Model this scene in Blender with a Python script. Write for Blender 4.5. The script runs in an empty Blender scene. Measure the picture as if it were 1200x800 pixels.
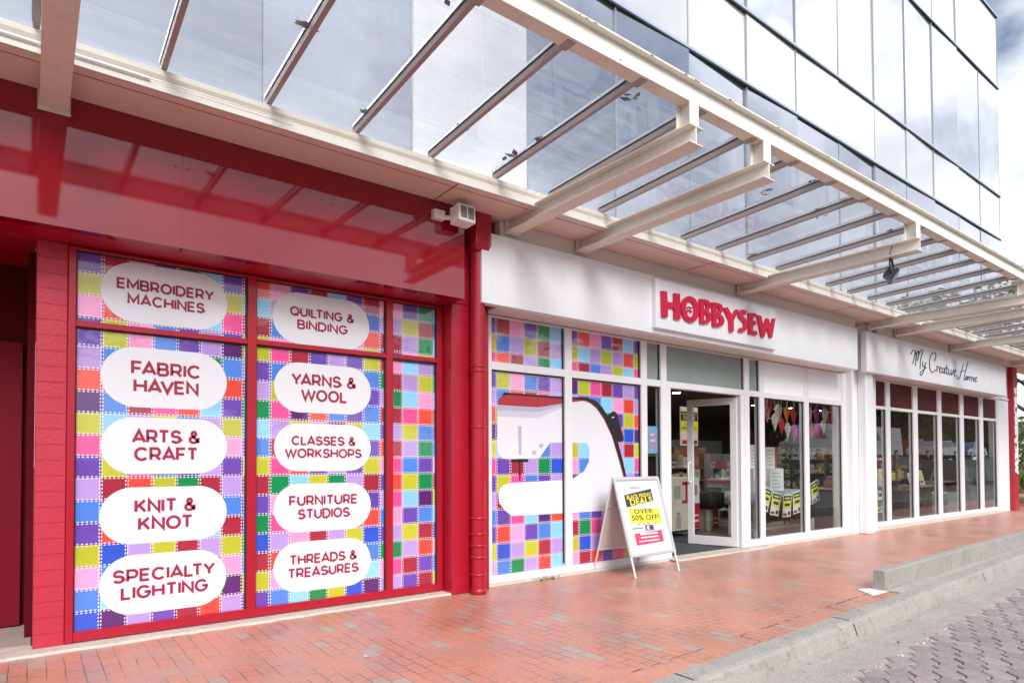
import bpy, bmesh, math, random
from mathutils import Vector, Matrix, Euler
random.seed(7)
R = math.radians
scene = bpy.context.scene
COL = scene.collection

# ------------------------------------------------------------------ camera
F_PX, YAW, PITCH, ROLL, SHIFT = 748.0, R(37.0), R(1.2), R(-0.2), 126.2
CAM = Vector((0, -5.8, 1.35))
fw = Vector((math.sin(YAW)*math.cos(PITCH), math.cos(YAW)*math.cos(PITCH), math.sin(PITCH)))
rt = Vector((math.cos(YAW), -math.sin(YAW), 0)); up = rt.cross(fw)
rt2 = rt*math.cos(ROLL)+up*math.sin(ROLL); up2 = -rt*math.sin(ROLL)+up*math.cos(ROLL)
cd = bpy.data.cameras.new('camera'); cam = bpy.data.objects.new('camera', cd); COL.objects.link(cam)
cd.sensor_width = 36; cd.lens = F_PX*36/1200; cd.shift_y = SHIFT/1200; cd.clip_end = 3000; cd.clip_start = 0.05
mw = Matrix((rt2, up2, -fw)).transposed().to_4x4(); mw.translation = CAM; cam.matrix_world = mw
scene.camera = cam

# ------------------------------------------------------------------ light
SUN_EL, SUN_AZ = R(38), R(197)
w = bpy.data.worlds.new('World'); scene.world = w; w.use_nodes = True
nt = w.node_tree; N = nt.nodes; L = nt.links; N.clear()
wo = N.new('ShaderNodeOutputWorld'); bg = N.new('ShaderNodeBackground'); bg.inputs['Strength'].default_value = 0.105
sky = N.new('ShaderNodeTexSky'); sky.sky_type = 'NISHITA'; sky.sun_disc = False
sky.dust_density = 3.5; sky.sun_elevation = SUN_EL; sky.sun_rotation = SUN_AZ
tc = N.new('ShaderNodeTexCoord'); mp = N.new('ShaderNodeMapping'); mp.inputs['Location'].default_value = (10.792, 17.206, 4.644); mp.inputs['Scale'].default_value = (1, 1, 1.7)
n1 = N.new('ShaderNodeTexNoise'); n1.inputs['Scale'].default_value = 2.3; n1.inputs['Detail'].default_value = 7; n1.inputs['Roughness'].default_value = 0.55
cr = N.new('ShaderNodeValToRGB'); cr.color_ramp.elements[0].position = 0.34; cr.color_ramp.elements[1].position = 0.50
n2 = N.new('ShaderNodeTexNoise'); n2.inputs['Scale'].default_value = 3.5; n2.inputs['Detail'].default_value = 5
cc = N.new('ShaderNodeValToRGB'); cc.color_ramp.elements[0].position = 0.3; cc.color_ramp.elements[1].position = 0.65
cc.color_ramp.elements[0].color = (6.3, 6.6, 7.5, 1); cc.color_ramp.elements[1].color = (10.9, 11.15, 11.7, 1)
mx = N.new('ShaderNodeMix'); mx.data_type = 'RGBA'
L.new(tc.outputs['Generated'], mp.inputs['Vector']); L.new(mp.outputs[0], n1.inputs['Vector']); L.new(mp.outputs[0], n2.inputs['Vector'])
L.new(n1.outputs['Fac'], cr.inputs['Fac']); L.new(n2.outputs['Fac'], cc.inputs['Fac'])
L.new(cr.outputs['Color'], mx.inputs['Factor']); L.new(sky.outputs['Color'], mx.inputs['A']); L.new(cc.outputs['Color'], mx.inputs['B'])
L.new(mx.outputs['Result'], bg.inputs['Color']); L.new(bg.outputs[0], wo.inputs[0])
sd = bpy.data.lights.new('sun', 'SUN'); sd.energy = 2.1; sd.angle = R(26); sd.color = (1, 0.975, 0.94)
so = bpy.data.objects.new('sun', sd); COL.objects.link(so)
sdir = Vector((math.sin(SUN_AZ)*math.cos(SUN_EL), math.cos(SUN_AZ)*math.cos(SUN_EL), math.sin(SUN_EL)))
so.rotation_euler = sdir.to_track_quat('Z', 'Y').to_euler(); so.location = (0, -10, 20)
vs = scene.view_settings; vs.view_transform = 'Standard'; vs.look = 'None'; vs.gamma = 1; vs.use_curve_mapping = False
vs.exposure = 0.58
scene.cycles.transparent_max_bounces = 24
scene.cycles.max_bounces = 10
scene.cycles.glossy_bounces = 4
scene.cycles.sample_clamp_indirect = 6

# ------------------------------------------------------------------ helpers
def s2l(c):
    return tuple((v/255/12.92 if v/255 <= .04045 else ((v/255+.055)/1.055)**2.4) for v in c)

def at(x, y, Y):
    """world point on the vertical plane Y seen at photo pixel x, y (used for outlines traced on flat signs)"""
    d = rt2*((x-600)/F_PX) - up2*((y-400-SHIFT)/F_PX) + fw
    t = (Y-CAM.y)/d.y
    return CAM + d*t

def pm(name, col, rough=0.5, var=0.08, vscale=3.0, bump=0.0, bscale=40, metal=0.0, spec=0.5, coat=0.0, stretch=(1, 1, 1), dirt=0.0, dirtcol=(.25, .22, .18), rvar=0.0):
    m = bpy.data.materials.new(name); m.use_nodes = True
    t = m.node_tree; n = t.nodes; l = t.links; b = n['Principled BSDF']
    b.inputs['Roughness'].default_value = rough; b.inputs['Metallic'].default_value = metal
    b.inputs['Specular IOR Level'].default_value = spec; b.inputs['Coat Weight'].default_value = coat
    b.inputs['Coat Roughness'].default_value = 0.08
    co = n.new('ShaderNodeTexCoord'); ma = n.new('ShaderNodeMapping'); ma.inputs['Scale'].default_value = stretch
    l.new(co.outputs['Object'], ma.inputs[0])
    nz = n.new('ShaderNodeTexNoise'); nz.inputs['Scale'].default_value = vscale; nz.inputs['Detail'].default_value = 6
    l.new(ma.outputs[0], nz.inputs['Vector'])
    mix = n.new('ShaderNodeMix'); mix.data_type = 'RGBA'
    mix.inputs['A'].default_value = (*[c*(1-var) for c in col], 1); mix.inputs['B'].default_value = (*[min(1, c*(1+var)) for c in col], 1)
    l.new(nz.outputs['Fac'], mix.inputs['Factor'])
    out = mix.outputs['Result']
    if dirt > 0:
        nd = n.new('ShaderNodeTexNoise'); nd.inputs['Scale'].default_value = vscale*4.3; nd.inputs['Detail'].default_value = 9; nd.inputs['Roughness'].default_value = .7
        l.new(ma.outputs[0], nd.inputs['Vector'])
        rp = n.new('ShaderNodeMapRange'); rp.inputs['From Min'].default_value = .52; rp.inputs['From Max'].default_value = .75; rp.inputs['To Max'].default_value = dirt
        l.new(nd.outputs['Fac'], rp.inputs['Value'])
        m2 = n.new('ShaderNodeMix'); m2.data_type = 'RGBA'; m2.inputs['B'].default_value = (*dirtcol, 1)
        l.new(rp.outputs[0], m2.inputs['Factor']); l.new(out, m2.inputs['A']); out = m2.outputs['Result']
    l.new(out, b.inputs['Base Color'])
    if rvar > 0:
        rr = n.new('ShaderNodeMapRange'); rr.inputs['To Min'].default_value = max(0, rough-rvar); rr.inputs['To Max'].default_value = rough+rvar
        l.new(nz.outputs['Fac'], rr.inputs['Value']); l.new(rr.outputs[0], b.inputs['Roughness'])
    if bump > 0:
        nb = n.new('ShaderNodeTexNoise'); nb.inputs['Scale'].default_value = bscale; nb.inputs['Detail'].default_value = 4
        l.new(ma.outputs[0], nb.inputs['Vector'])
        bp = n.new('ShaderNodeBump'); bp.inputs['Strength'].default_value = bump; bp.inputs['Distance'].default_value = 0.02
        l.new(nb.outputs['Fac'], bp.inputs['Height']); l.new(bp.outputs[0], b.inputs['Normal'])
    return m

def glass(name, tint=(.9, .94, .93), rough=0.0, refl=1.0, dirt=0.0):
    m = bpy.data.materials.new(name); m.use_nodes = True
    t = m.node_tree; n = t.nodes; l = t.links; n.clear()
    o = n.new('ShaderNodeOutputMaterial'); tr = n.new('ShaderNodeBsdfTransparent'); tr.inputs[0].default_value = (*tint, 1)
    gl = n.new('ShaderNodeBsdfGlossy'); gl.inputs['Roughness'].default_value = rough
    fr = n.new('ShaderNodeFresnel'); fr.inputs['IOR'].default_value = 1.5
    mu = n.new('ShaderNodeMath'); mu.operation = 'MULTIPLY'; mu.inputs[1].default_value = refl; mu.use_clamp = True
    geo = n.new('ShaderNodeNewGeometry')
    ff = n.new('ShaderNodeMath'); ff.operation = 'SUBTRACT'; ff.inputs[0].default_value = 1; l.new(geo.outputs['Backfacing'], ff.inputs[1])
    m3 = n.new('ShaderNodeMath'); m3.operation = 'MULTIPLY'
    l.new(fr.outputs[0], mu.inputs[0]); l.new(mu.outputs[0], m3.inputs[0]); l.new(ff.outputs[0], m3.inputs[1])
    mi = n.new('ShaderNodeMixShader'); l.new(m3.outputs[0], mi.inputs[0]); l.new(tr.outputs[0], mi.inputs[1]); l.new(gl.outputs[0], mi.inputs[2])
    last = mi.outputs[0]
    if dirt > 0:
        co = n.new('ShaderNodeTexCoord'); ma = n.new('ShaderNodeMapping'); ma.inputs['Scale'].default_value = (.9, 7, 1)
        nz = n.new('ShaderNodeTexNoise'); nz.inputs['Scale'].default_value = 3; nz.inputs['Detail'].default_value = 8; nz.inputs['Roughness'].default_value = .65
        l.new(co.outputs['Object'], ma.inputs[0]); l.new(ma.outputs[0], nz.inputs['Vector'])
        rp = n.new('ShaderNodeMapRange'); rp.inputs['From Min'].default_value = .42; rp.inputs['From Max'].default_value = .75; rp.inputs['To Max'].default_value = dirt
        l.new(nz.outputs['Fac'], rp.inputs['Value'])
        df = n.new('ShaderNodeBsdfTranslucent'); df.inputs[0].default_value = (.75, .77, .78, 1)
        d2 = n.new('ShaderNodeBsdfDiffuse'); d2.inputs[0].default_value = (.6, .6, .58, 1)
        ad = n.new('ShaderNodeMixShader'); l.new(df.outputs[0], ad.inputs[1]); l.new(d2.outputs[0], ad.inputs[2])
        mm = n.new('ShaderNodeMixShader'); l.new(rp.outputs[0], mm.inputs[0]); l.new(last, mm.inputs[1]); l.new(ad.outputs[0], mm.inputs[2]); last = mm.outputs[0]
    l.new(last, o.inputs[0])
    return m

def emit(name, col, s):
    m = bpy.data.materials.new(name); m.use_nodes = True
    b = m.node_tree.nodes['Principled BSDF']; b.inputs['Emission Color'].default_value = (*col, 1); b.inputs['Emission Strength'].default_value = s
    return m

class MB:
    def __init__(s): s.v = []; s.f = []; s.m = []; s.uv = []; s.c = []; s.hasuv = False; s.hasc = False; s.sm = []
    def poly(s, pts, mat=0, uv=None, col=None, smooth=False):
        i = len(s.v); s.v += [Vector(p) for p in pts]; s.f.append(tuple(range(i, i+len(pts)))); s.m.append(mat); s.sm.append(smooth)
        if uv: s.hasuv = True
        if col: s.hasc = True
        s.uv.append(uv); s.c.append(col)
    def raw(s, verts, faces, mat=0, smooth=False, col=None):
        i = len(s.v); s.v += [Vector(p) for p in verts]
        if col: s.hasc = True
        for f in faces: s.f.append(tuple(i+k for k in f)); s.m.append(mat); s.uv.append(None); s.c.append(col); s.sm.append(smooth)
        return s
    def box(s, x0, x1, y0, y1, z0, z1, mat=0, col=None, M=None):
        if x0 > x1: x0, x1 = x1, x0
        if y0 > y1: y0, y1 = y1, y0
        if z0 > z1: z0, z1 = z1, z0
        v = [Vector(p) for p in ((x0,y0,z0),(x1,y0,z0),(x1,y1,z0),(x0,y1,z0),(x0,y0,z1),(x1,y0,z1),(x1,y1,z1),(x0,y1,z1))]
        if M: v = [M@p for p in v]
        return s.raw(v, [(3,2,1,0),(4,5,6,7),(0,1,5,4),(1,2,6,5),(2,3,7,6),(3,0,4,7)], mat, col=col)
    def prism(s, base, off, mat=0, mat_side=None, col=None):
        """closed prism: base polygon (list of 3D pts, front face order) extruded by off"""
        ms = mat if mat_side is None else mat_side
        off = Vector(off); a = [Vector(p) for p in base]; b = [p+off for p in a]; k = len(a)
        i = len(s.v); s.v += a+b
        fs = [(tuple(range(k)), mat), (tuple(range(2*k-1, k-1, -1)), mat)] + [((j, k+j, k+(j+1) % k, (j+1) % k), ms) for j in range(k)]
        if col: s.hasc = True
        for f, m in fs: s.f.append(tuple(i+q for q in f)); s.m.append(m); s.uv.append(None); s.c.append(col); s.sm.append(False)
        return s
    def tube(s, pts, r, n=8, mat=0, cap=True, smooth=True, col=None):
        pts = [Vector(p) for p in pts]; rings = []
        rs = r if isinstance(r, (list, tuple)) else [r]*len(pts)
        prev = None
        for i, p in enumerate(pts):
            d = (pts[min(i+1, len(pts)-1)]-pts[max(i-1, 0)]).normalized()
            if prev is None:
                a = d.orthogonal().normalized()
            else:
                a = (prev - d*prev.dot(d)).normalized()
            prev = a; b = d.cross(a)
            rings.append([p+(a*math.cos(2*math.pi*k/n)+b*math.sin(2*math.pi*k/n))*rs[i] for k in range(n)])
        V = [q for g in rings for q in g]; Fc = []
        for i in range(len(rings)-1):
            for k in range(n): Fc.append((i*n+k, i*n+(k+1) % n, (i+1)*n+(k+1) % n, (i+1)*n+k))
        s.raw(V, Fc, mat, smooth, col)
        if cap:
            s.poly(rings[0][::-1], mat, col=col); s.poly(rings[-1], mat, col=col)
        return s
    def lathe(s, prof, c, n=20, mat=0, axis='Z', smooth=True):
        V = []; Fc = []
        for r, h in prof:
            for k in range(n):
                a = 2*math.pi*k/n; x, y = r*math.cos(a), r*math.sin(a)
                V.append(Vector(c)+(Vector((x, y, h)) if axis == 'Z' else Vector((x, h, y)) if axis == 'Y' else Vector((h, x, y))))
        for i in range(len(prof)-1):
            for k in range(n): Fc.append((i*n+k, i*n+(k+1) % n, (i+1)*n+(k+1) % n, (i+1)*n+k))
        return s.raw(V, Fc, mat, smooth)
    def build(s, name, mats, parent=None, bevel=0, seg=1, sol=0):
        o0 = Vector((0, 0, 0))
        if parent is not None:
            p = parent
            while p is not None: o0 = o0 + p.location; p = p.parent
        me = bpy.data.meshes.new(name)
        me.from_pydata([tuple(v-o0) for v in s.v], [], s.f)
        for m in (mats if isinstance(mats, (list, tuple)) else [mats]): me.materials.append(m)
        me.polygons.foreach_set('material_index', s.m); me.polygons.foreach_set('use_smooth', s.sm)
        if s.hasuv:
            u = me.uv_layers.new(name='UVMap')
            for p, uv in zip(me.polygons, s.uv):
                for q, li in enumerate(p.loop_indices): u.data[li].uv = uv[q] if uv else (.5, .5)
        if s.hasc:
            ca = me.color_attributes.new('Col', 'FLOAT_COLOR', 'CORNER')
            for p, c in zip(me.polygons, s.c):
                for li in p.loop_indices: ca.data[li].color = (*(c or (.5, .5, .5)), 1)
        me.update()
        o = bpy.data.objects.new(name, me); COL.objects.link(o)
        if parent is not None: o.parent = parent
        if bevel:
            b = o.modifiers.new('bevel', 'BEVEL'); b.width = bevel; b.segments = seg; b.limit_method = 'ANGLE'; b.angle_limit = R(40)
        return o

def tag(o, label=None, cat=None, group=None, kind=None):
    if label: o['label'] = label
    if cat: o['category'] = cat
    if group: o['group'] = group
    if kind: o['kind'] = kind
    return o
def empty(name, loc, label, cat, group=None):
    o = bpy.data.objects.new(name, None); COL.objects.link(o); o.location = loc; o.empty_display_size = .1
    return tag(o, label, cat, group)
def struct(name, mb, mats, bevel=0): return tag(mb.build(name, mats, None, bevel), kind='structure')
def copy_tree(o, parent=None):
    c = o.copy(); COL.objects.link(c)
    if parent is not None: c.parent = parent
    for ch in list(o.children): copy_tree(ch, c)
    return c

FONT = None
_tx = {}
def text2d(body, bold=0.0, shear=0.0):
    """flat triangles of a word set in the built-in font: verts normalised to width 0..1, height 0..1"""
    key = (body, bold, shear)
    if key in _tx: return _tx[key]
    cu = bpy.data.curves.new('t', 'FONT'); cu.body = body; cu.offset = bold; cu.shear = shear; cu.resolution_u = 4; cu.space_character = 1.06
    ob = bpy.data.objects.new('t', cu); COL.objects.link(ob)
    me = bpy.data.meshes.new_from_object(ob.evaluated_get(bpy.context.evaluated_depsgraph_get()))
    vs_ = [v.co.copy() for v in me.vertices]; fs_ = [tuple(p.vertices) for p in me.polygons]
    bpy.data.objects.remove(ob); bpy.data.curves.remove(cu); bpy.data.meshes.remove(me)
    x0 = min(v.x for v in vs_); x1 = max(v.x for v in vs_); y0 = min(v.y for v in vs_); y1 = max(v.y for v in vs_)
    r = ([((v.x-x0)/(x1-x0), (v.y-y0)/(y1-y0)) for v in vs_], fs_, (x1-x0)/(y1-y0))
    _tx[key] = r; return r
def put_text(mb, body, O, U, V, wd, ht, mat=0, bold=0.02, shear=0.0, center=True):
    """write body with lower-left (or lower-centre) at O along unit U, up V"""
    vs_, fs_, _ = text2d(body, bold, shear); O = Vector(O); U = Vector(U); V = Vector(V)
    if center: O = O-U*(wd/2)
    n = U.cross(V)
    P = [O+U*(a*wd)+V*(b*ht) for a, b in vs_]
    for f in fs_:
        q = [P[i] for i in f]
        if len(q) > 2 and (q[1]-q[0]).cross(q[2]-q[0]).dot(n) < 0: q = q[::-1]
        mb.poly(q, mat)
# wide geometric capitals for the window ovals: strokes on a grid, x 0..width, y 0..1
def _arc(cx, cy, rx, ry, a0, a1, n=12): return [(cx+rx*math.cos(R(a0+(a1-a0)*k/n)), cy+ry*math.sin(R(a0+(a1-a0)*k/n))) for k in range(n+1)]
GL = {
 'A': (1.10, [[(0, 0), (.55, 1), (1.10, 0)], [(.22, .26), (.88, .26)]]), 'B': (.86, [[(0, 0), (0, 1), (.55, 1)]+_arc(.55, .76, .24, .24, 90, -90, 8)[1:]+[(0, .52)], [(.55, .52)]+_arc(.58, .26, .28, .26, 90, -90, 8)+[(0, 0)]]),
 'C': (1.06, [_arc(.56, .5, .56, .5, 42, 318, 24)]), 'D': (1.0, [[(.45, 1), (0, 1), (0, 0), (.45, 0)]+_arc(.45, .5, .55, .5, -90, 90, 14)]), 'E': (.78, [[(.78, 1), (0, 1), (0, 0), (.78, 0)], [(0, .5), (.70, .5)]]),
 'F': (.76, [[(.76, 1), (0, 1), (0, 0)], [(0, .47), (.68, .47)]]), 'G': (1.10, [_arc(.56, .5, .56, .5, 42, 350, 24)+[(1.09, .48), (.62, .48)]]), 'H': (.95, [[(0, 0), (0, 1)], [(.95, 0), (.95, 1)], [(0, .5), (.95, .5)]]),
 'I': (.0, [[(0, 0), (0, 1)]]), 'K': (.86, [[(0, 0), (0, 1)], [(.82, 1), (.02, .36)], [(.30, .58), (.86, 0)]]), 'L': (.72, [[(0, 1), (0, 0), (.72, 0)]]), 'M': (1.15, [[(0, 0), (0, 1), (.575, .22), (1.15, 1), (1.15, 0)]]),
 'N': (.95, [[(0, 0), (0, 1), (.95, 0), (.95, 1)]]), 'O': (1.14, [_arc(.57, .5, .57, .5, 0, 360, 30)]), 'P': (.84, [[(0, 0), (0, 1), (.54, 1)]+_arc(.54, .68, .30, .32, 90, -90, 8)[1:]+[(0, .36)]]),
 'Q': (1.14, [_arc(.57, .5, .57, .5, 0, 360, 30), [(.66, .26), (1.06, -.06)]]), 'R': (.86, [[(0, 0), (0, 1), (.54, 1)]+_arc(.54, .69, .28, .31, 90, -90, 8)[1:]+[(0, .38)], [(.46, .38), (.86, 0)]]),
 'S': (.86, [[(.82, .80)]+_arc(.42, .75, .38, .25, 25, 180, 8)+_arc(.30, .66, .26, .14, 200, 270, 3)+_arc(.52, .25, .33, .26, 90, 0, 4)+_arc(.42, .25, .43, .25, 0, -160, 9)]), 'T': (.88, [[(0, 1), (.88, 1)], [(.44, 1), (.44, 0)]]),
 'U': (.92, [[(0, 1), (0, .40)]+_arc(.46, .40, .46, .40, 180, 360, 12)+[(.92, 1)]]), 'V': (1.06, [[(0, 1), (.53, 0), (1.06, 1)]]), 'W': (1.56, [[(0, 1), (.40, 0), (.78, .92), (1.16, 0), (1.56, 1)]]), 'Y': (1.0, [[(0, 1), (.5, .42), (1.0, 1)], [(.5, .42), (.5, 0)]]),
 '&': (.98, [[(.98, 0), (.26, .66)]+_arc(.42, .80, .20, .20, 215, -40, 10)+[(.30, .50)]+_arc(.34, .26, .32, .26, 110, 270, 8)+_arc(.38, .34, .50, .34, 275, 350, 5)+[(.90, .46)]]), ' ': (.25, []), 'J': (.5, []),
}
def thick(pts, w_):
    """offset outline of a polyline with mitred joins, as quads"""
    P = [Vector(p) for p in pts]; n = len(P); closed = (P[0]-P[-1]).length < 1e-6; out = []
    for i in range(n):
        d0 = (P[i]-P[i-1]).normalized() if i > 0 else ((P[0]-P[-2]).normalized() if closed else None)
        d1 = (P[i+1]-P[i]).normalized() if i < n-1 else ((P[1]-P[0]).normalized() if closed else None)
        if d0 is None: d0 = d1
        if d1 is None: d1 = d0
        m_ = (d0+d1); m_ = m_.normalized() if m_.length > 1e-4 else d0
        nn = Vector((-m_.y, m_.x)); c = max(.42, abs(nn.dot(Vector((-d0.y, d0.x)))))
        out.append((P[i]+nn*(w_/2/c), P[i]-nn*(w_/2/c)))
    return [[out[i][1], out[i+1][1], out[i+1][0], out[i][0]] for i in range(n-1)]
KERN = {'LT': -.32, 'TY': -.10, 'AL': -.06, 'IA': -.06, 'AV': -.28, 'VE': -.10, 'FA': -.22, 'AB': -.08, 'HA': -.06, 'YA': -.26, 'AR': -.08, 'RA': -.05, 'AF': -.08, 'FT': -.06, 'RT': -.06, 'LA': -.12, 'AS': -.06, 'RY': -.06, 'EA': -.08, 'AD': -.06, 'OT': -.08, 'IL': .03, 'WO': -.06, 'KN': .0}
def put_caps(mb, body, O, U, V, wd, ht, mat=0, weight=.20, gap=.25):
    O = Vector(O); U = Vector(U); V = Vector(V)
    tot = sum(KERN.get(body[i:i+2], 0) for i in range(len(body)))+sum(GL[c][0] for c in body)+(gap+weight*.55)*(len(body)-1)+weight; sx = wd/tot
    x = weight/2; k = 0; nrm = U.cross(V)
    for ci, c in enumerate(body):
        g_w, st = GL[c]
        for s_ in st:
            hs = (1-weight)
            # work in final aspect so that the stroke keeps one thickness
            th = weight*ht; pts = [((x+a)*sx, (weight/2+b*hs)*ht) for a, b in s_]
            for q in thick(pts, th):
                P = [O-U*(wd/2)+U*v.x+V*v.y+nrm*(1e-4*(k % 3)) for v in q]
                mb.poly(P, mat)
            k += 1
        x += g_w+gap+weight*.55+KERN.get(body[ci:ci+2], 0)
X_, Y_, Z_ = Vector((1, 0, 0)), Vector((0, 1, 0)), Vector((0, 0, 1))

# ------------------------------------------------------------------ materials
RED = (.39, .007, .024)
m_red = pm('red_paint', RED, .3, .06, 2, dirt=.12, dirtcol=(.3, .03, .04))
m_redpanel = pm('red_gloss_panel', (.27, .002, .012), .055, .06, 1.2, spec=.8, rvar=.015)
m_reddoor = pm('shaded_red_door', (.17, .003, .013), .65, .08, 3, spec=.2)  # door red darkened to carry the recess shade in its colour
m_white = pm('white_paint', (.855, .87, .905), .42, .03, 2, dirt=.2, dirtcol=(.62, .60, .57), stretch=(2.2, 2.2, .3))
m_frame = pm('white_aluminium', (.76, .76, .79), .35, .03, 4, dirt=.12, dirtcol=(.5, .48, .46))
m_cream = pm('cream_steel_shaded', (.74, .69, .60), .5, .06, 2.5, dirt=.35, dirtcol=(.45, .33, .22))  # steel paint with the shade of flanges and gutter recess in its colour
m_creamw = pm('cream_steel_lit', (.80, .77, .72), .45, .05, 2.5, dirt=.25, dirtcol=(.5, .4, .3))  # same steel paint, lightened to carry the light on webs and gutter lip
m_soffit = pm('soffit_board', (.74, .58, .52), .6, .05, 1.5, dirt=.25, dirtcol=(.45, .3, .22))
m_rafter = pm('glazing_bar', (.36, .30, .29), .5, .1, 5, dirt=.3, dirtcol=(.2, .12, .1))
m_rubber = pm('black_rubber', (.02, .02, .022), .6)
m_alu = pm('grey_aluminium', (.55, .56, .58), .35, .05, 5, metal=.6)
m_silver = pm('silver_frame', (.75, .75, .77), .3, .04, 6, metal=.5)
m_black = pm('black_plastic', (.018, .018, .02), .4)
m_conc = pm('kerb_concrete', (.345, .33, .305), .85, .22, 2.2, bump=.7, bscale=55, dirt=.85, dirtcol=(.17, .155, .135))
m_conc2 = pm('gutter_concrete', (.37, .35, .33), .85, .22, 1.6, bump=.6, bscale=45, dirt=.75, dirtcol=(.19, .165, .15))
m_ledge = pm('ledge_concrete', (.55, .50, .44), .8, .15, 4, bump=.5, bscale=40, dirt=.6, dirtcol=(.22, .2, .18))
m_glass = glass('shop_glass', (.93, .96, .95), refl=2.0)
m_canopyglass = glass('canopy_glass', (.93, .945, .96), refl=1.0, dirt=.22)
m_frost = pm('frosted_glass', (.27, .32, .305), .22, .12, 1.2, spec=.6)
m_txt = pm('maroon_lettering', (.33, .008, .05), .5, .02)
m_pill = pm('white_vinyl', (.73, .75, .80), .3, .015, 3)
m_logo = pm('logo_red', s2l((205, 20, 66)), .35, .03, 3)
m_dark = pm('charcoal_lettering', (.03, .03, .035), .5)
m_lav = pm('pale_lavender_print', (.58, .58, .69), .4, .02)
m_lav2 = pm('grey_lavender_print', (.45, .45, .57), .4, .02)
m_machred = pm('machine_red_print', (.42, .03, .045), .4, .03)
m_blackp = pm('black_print', (.015, .015, .018), .4)
m_leafd = pm('dark_leaf', (.05, .09, .03), .6, .4, 1.5)
m_leafl = pm('light_leaf', (.11, .17, .05), .6, .4, 1.5)
m_bark = pm('bark', (.09, .07, .055), .9, .3, 6, bump=.6, bscale=20)
m_card = pm('carton_board', (.62, .55, .45), .7, .06, 3)
m_cardwhite = pm('white_carton', (.75, .74, .72), .6, .05, 3)
m_redbox = pm('red_print', (.5, .02, .04), .4, .04)
m_steelgrey = pm('steel_grey', (.3, .31, .33), .4)
m_wood = pm('pale_wood', (.42, .30, .19), .55, .15, 3, stretch=(1, 8, 8))
m_brownwood = pm('brown_wood', (.22, .13, .08), .55, .15, 3)
m_yellow = pm('yellow_print', (.78, .72, .05), .5, .03)

def attr_mat(name, rough, stitch=False, bump=False, jitter=0.0):
    m = bpy.data.materials.new(name); m.use_nodes = True
    t = m.node_tree; n = t.nodes; l = t.links; b = n['Principled BSDF']; b.inputs['Roughness'].default_value = rough
    a = n.new('ShaderNodeAttribute'); a.attribute_name = 'Col'; out = a.outputs['Color']
    if stitch:
        uv = n.new('ShaderNodeUVMap'); sp = n.new('ShaderNodeSeparateXYZ'); l.new(uv.outputs[0], sp.inputs[0])
        def mth(op, x, y=None, z=None):
            k = n.new('ShaderNodeMath'); k.operation = op
            for i, q in enumerate((x, y, z)):
                if q is None: continue
                if isinstance(q, (int, float)): k.inputs[i].default_value = q
                else: l.new(q, k.inputs[i])
            return k.outputs[0]
        def line(u, v):      # dashes along v at distance .05 from both u edges
            d = mth('SUBTRACT', 0.5, mth('ABSOLUTE', mth('SUBTRACT', u, 0.5)))
            on = mth('COMPARE', d, 0.048, 0.021)
            ds = mth('LESS_THAN', mth('FRACT', mth('MULTIPLY_ADD', v, 6.0, 0.25)), 0.52)
            return mth('MULTIPLY', on, ds)
        msk = mth('MAXIMUM', line(sp.outputs[0], sp.outputs[1]), line(sp.outputs[1], sp.outputs[0]))
        mi = n.new('ShaderNodeMix'); mi.data_type = 'RGBA'; mi.inputs['B'].default_value = (.82, .82, .86, 1)
        l.new(msk, mi.inputs['Factor']); l.new(out, mi.inputs['A']); out = mi.outputs['Result']
        # a hairline seam between the patches
        dd = mth('MINIMUM', mth('SUBTRACT', 0.5, mth('ABSOLUTE', mth('SUBTRACT', sp.outputs[0], 0.5))), mth('SUBTRACT', 0.5, mth('ABSOLUTE', mth('SUBTRACT', sp.outputs[1], 0.5))))
        seam = mth('LESS_THAN', dd, 0.012)
        m2 = n.new('ShaderNodeMix'); m2.data_type = 'RGBA'; m2.blend_type = 'MULTIPLY'; m2.inputs['B'].default_value = (.45, .4, .5, 1)
        l.new(mth('MULTIPLY', seam, .7), m2.inputs['Factor']); l.new(out, m2.inputs['A']); out = m2.outputs['Result']
        # subtle woven look of printed fabric
        co = n.new('ShaderNodeTexCoord'); nz = n.new('ShaderNodeTexNoise'); nz.inputs['Scale'].default_value = 60; nz.inputs['Detail'].default_value = 3
        l.new(co.outputs['Object'], nz.inputs['Vector'])
        mr = n.new('ShaderNodeMapRange'); mr.inputs['To Min'].default_value = .88; mr.inputs['To Max'].default_value = 1.1; l.new(nz.outputs['Fac'], mr.inputs['Value'])
        mv = n.new('ShaderNodeVectorMath'); mv.operation = 'SCALE'; l.new(out, mv.inputs[0]); l.new(mr.outputs[0], mv.inputs['Scale']); out = mv.outputs[0]
        b.inputs['Coat Weight'].default_value = 1.0; b.inputs['Coat Roughness'].default_value = .015
    if jitter:
        co = n.new('ShaderNodeTexCoord'); nz = n.new('ShaderNodeTexNoise'); nz.inputs['Scale'].default_value = 30; nz.inputs['Detail'].default_value = 6
        l.new(co.outputs['Object'], nz.inputs['Vector'])
        mr = n.new('ShaderNodeMapRange'); mr.inputs['To Min'].default_value = 1-jitter; mr.inputs['To Max'].default_value = 1+jitter; l.new(nz.outputs['Fac'], mr.inputs['Value'])
        mv = n.new('ShaderNodeVectorMath'); mv.operation = 'SCALE'; l.new(out, mv.inputs[0]); l.new(mr.outputs[0], mv.inputs['Scale']); out = mv.outputs[0]
        if bump:
            bp = n.new('ShaderNodeBump'); bp.inputs['Strength'].default_value = .35; bp.inputs['Distance'].default_value = .01
            n3 = n.new('ShaderNodeTexNoise'); n3.inputs['Scale'].default_value = 90; l.new(co.outputs['Object'], n3.inputs['Vector'])
            l.new(n3.outputs['Fac'], bp.inputs['Height']); l.new(bp.outputs[0], b.inputs['Normal'])
    l.new(out, b.inputs['Base Color'])
    return m
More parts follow.
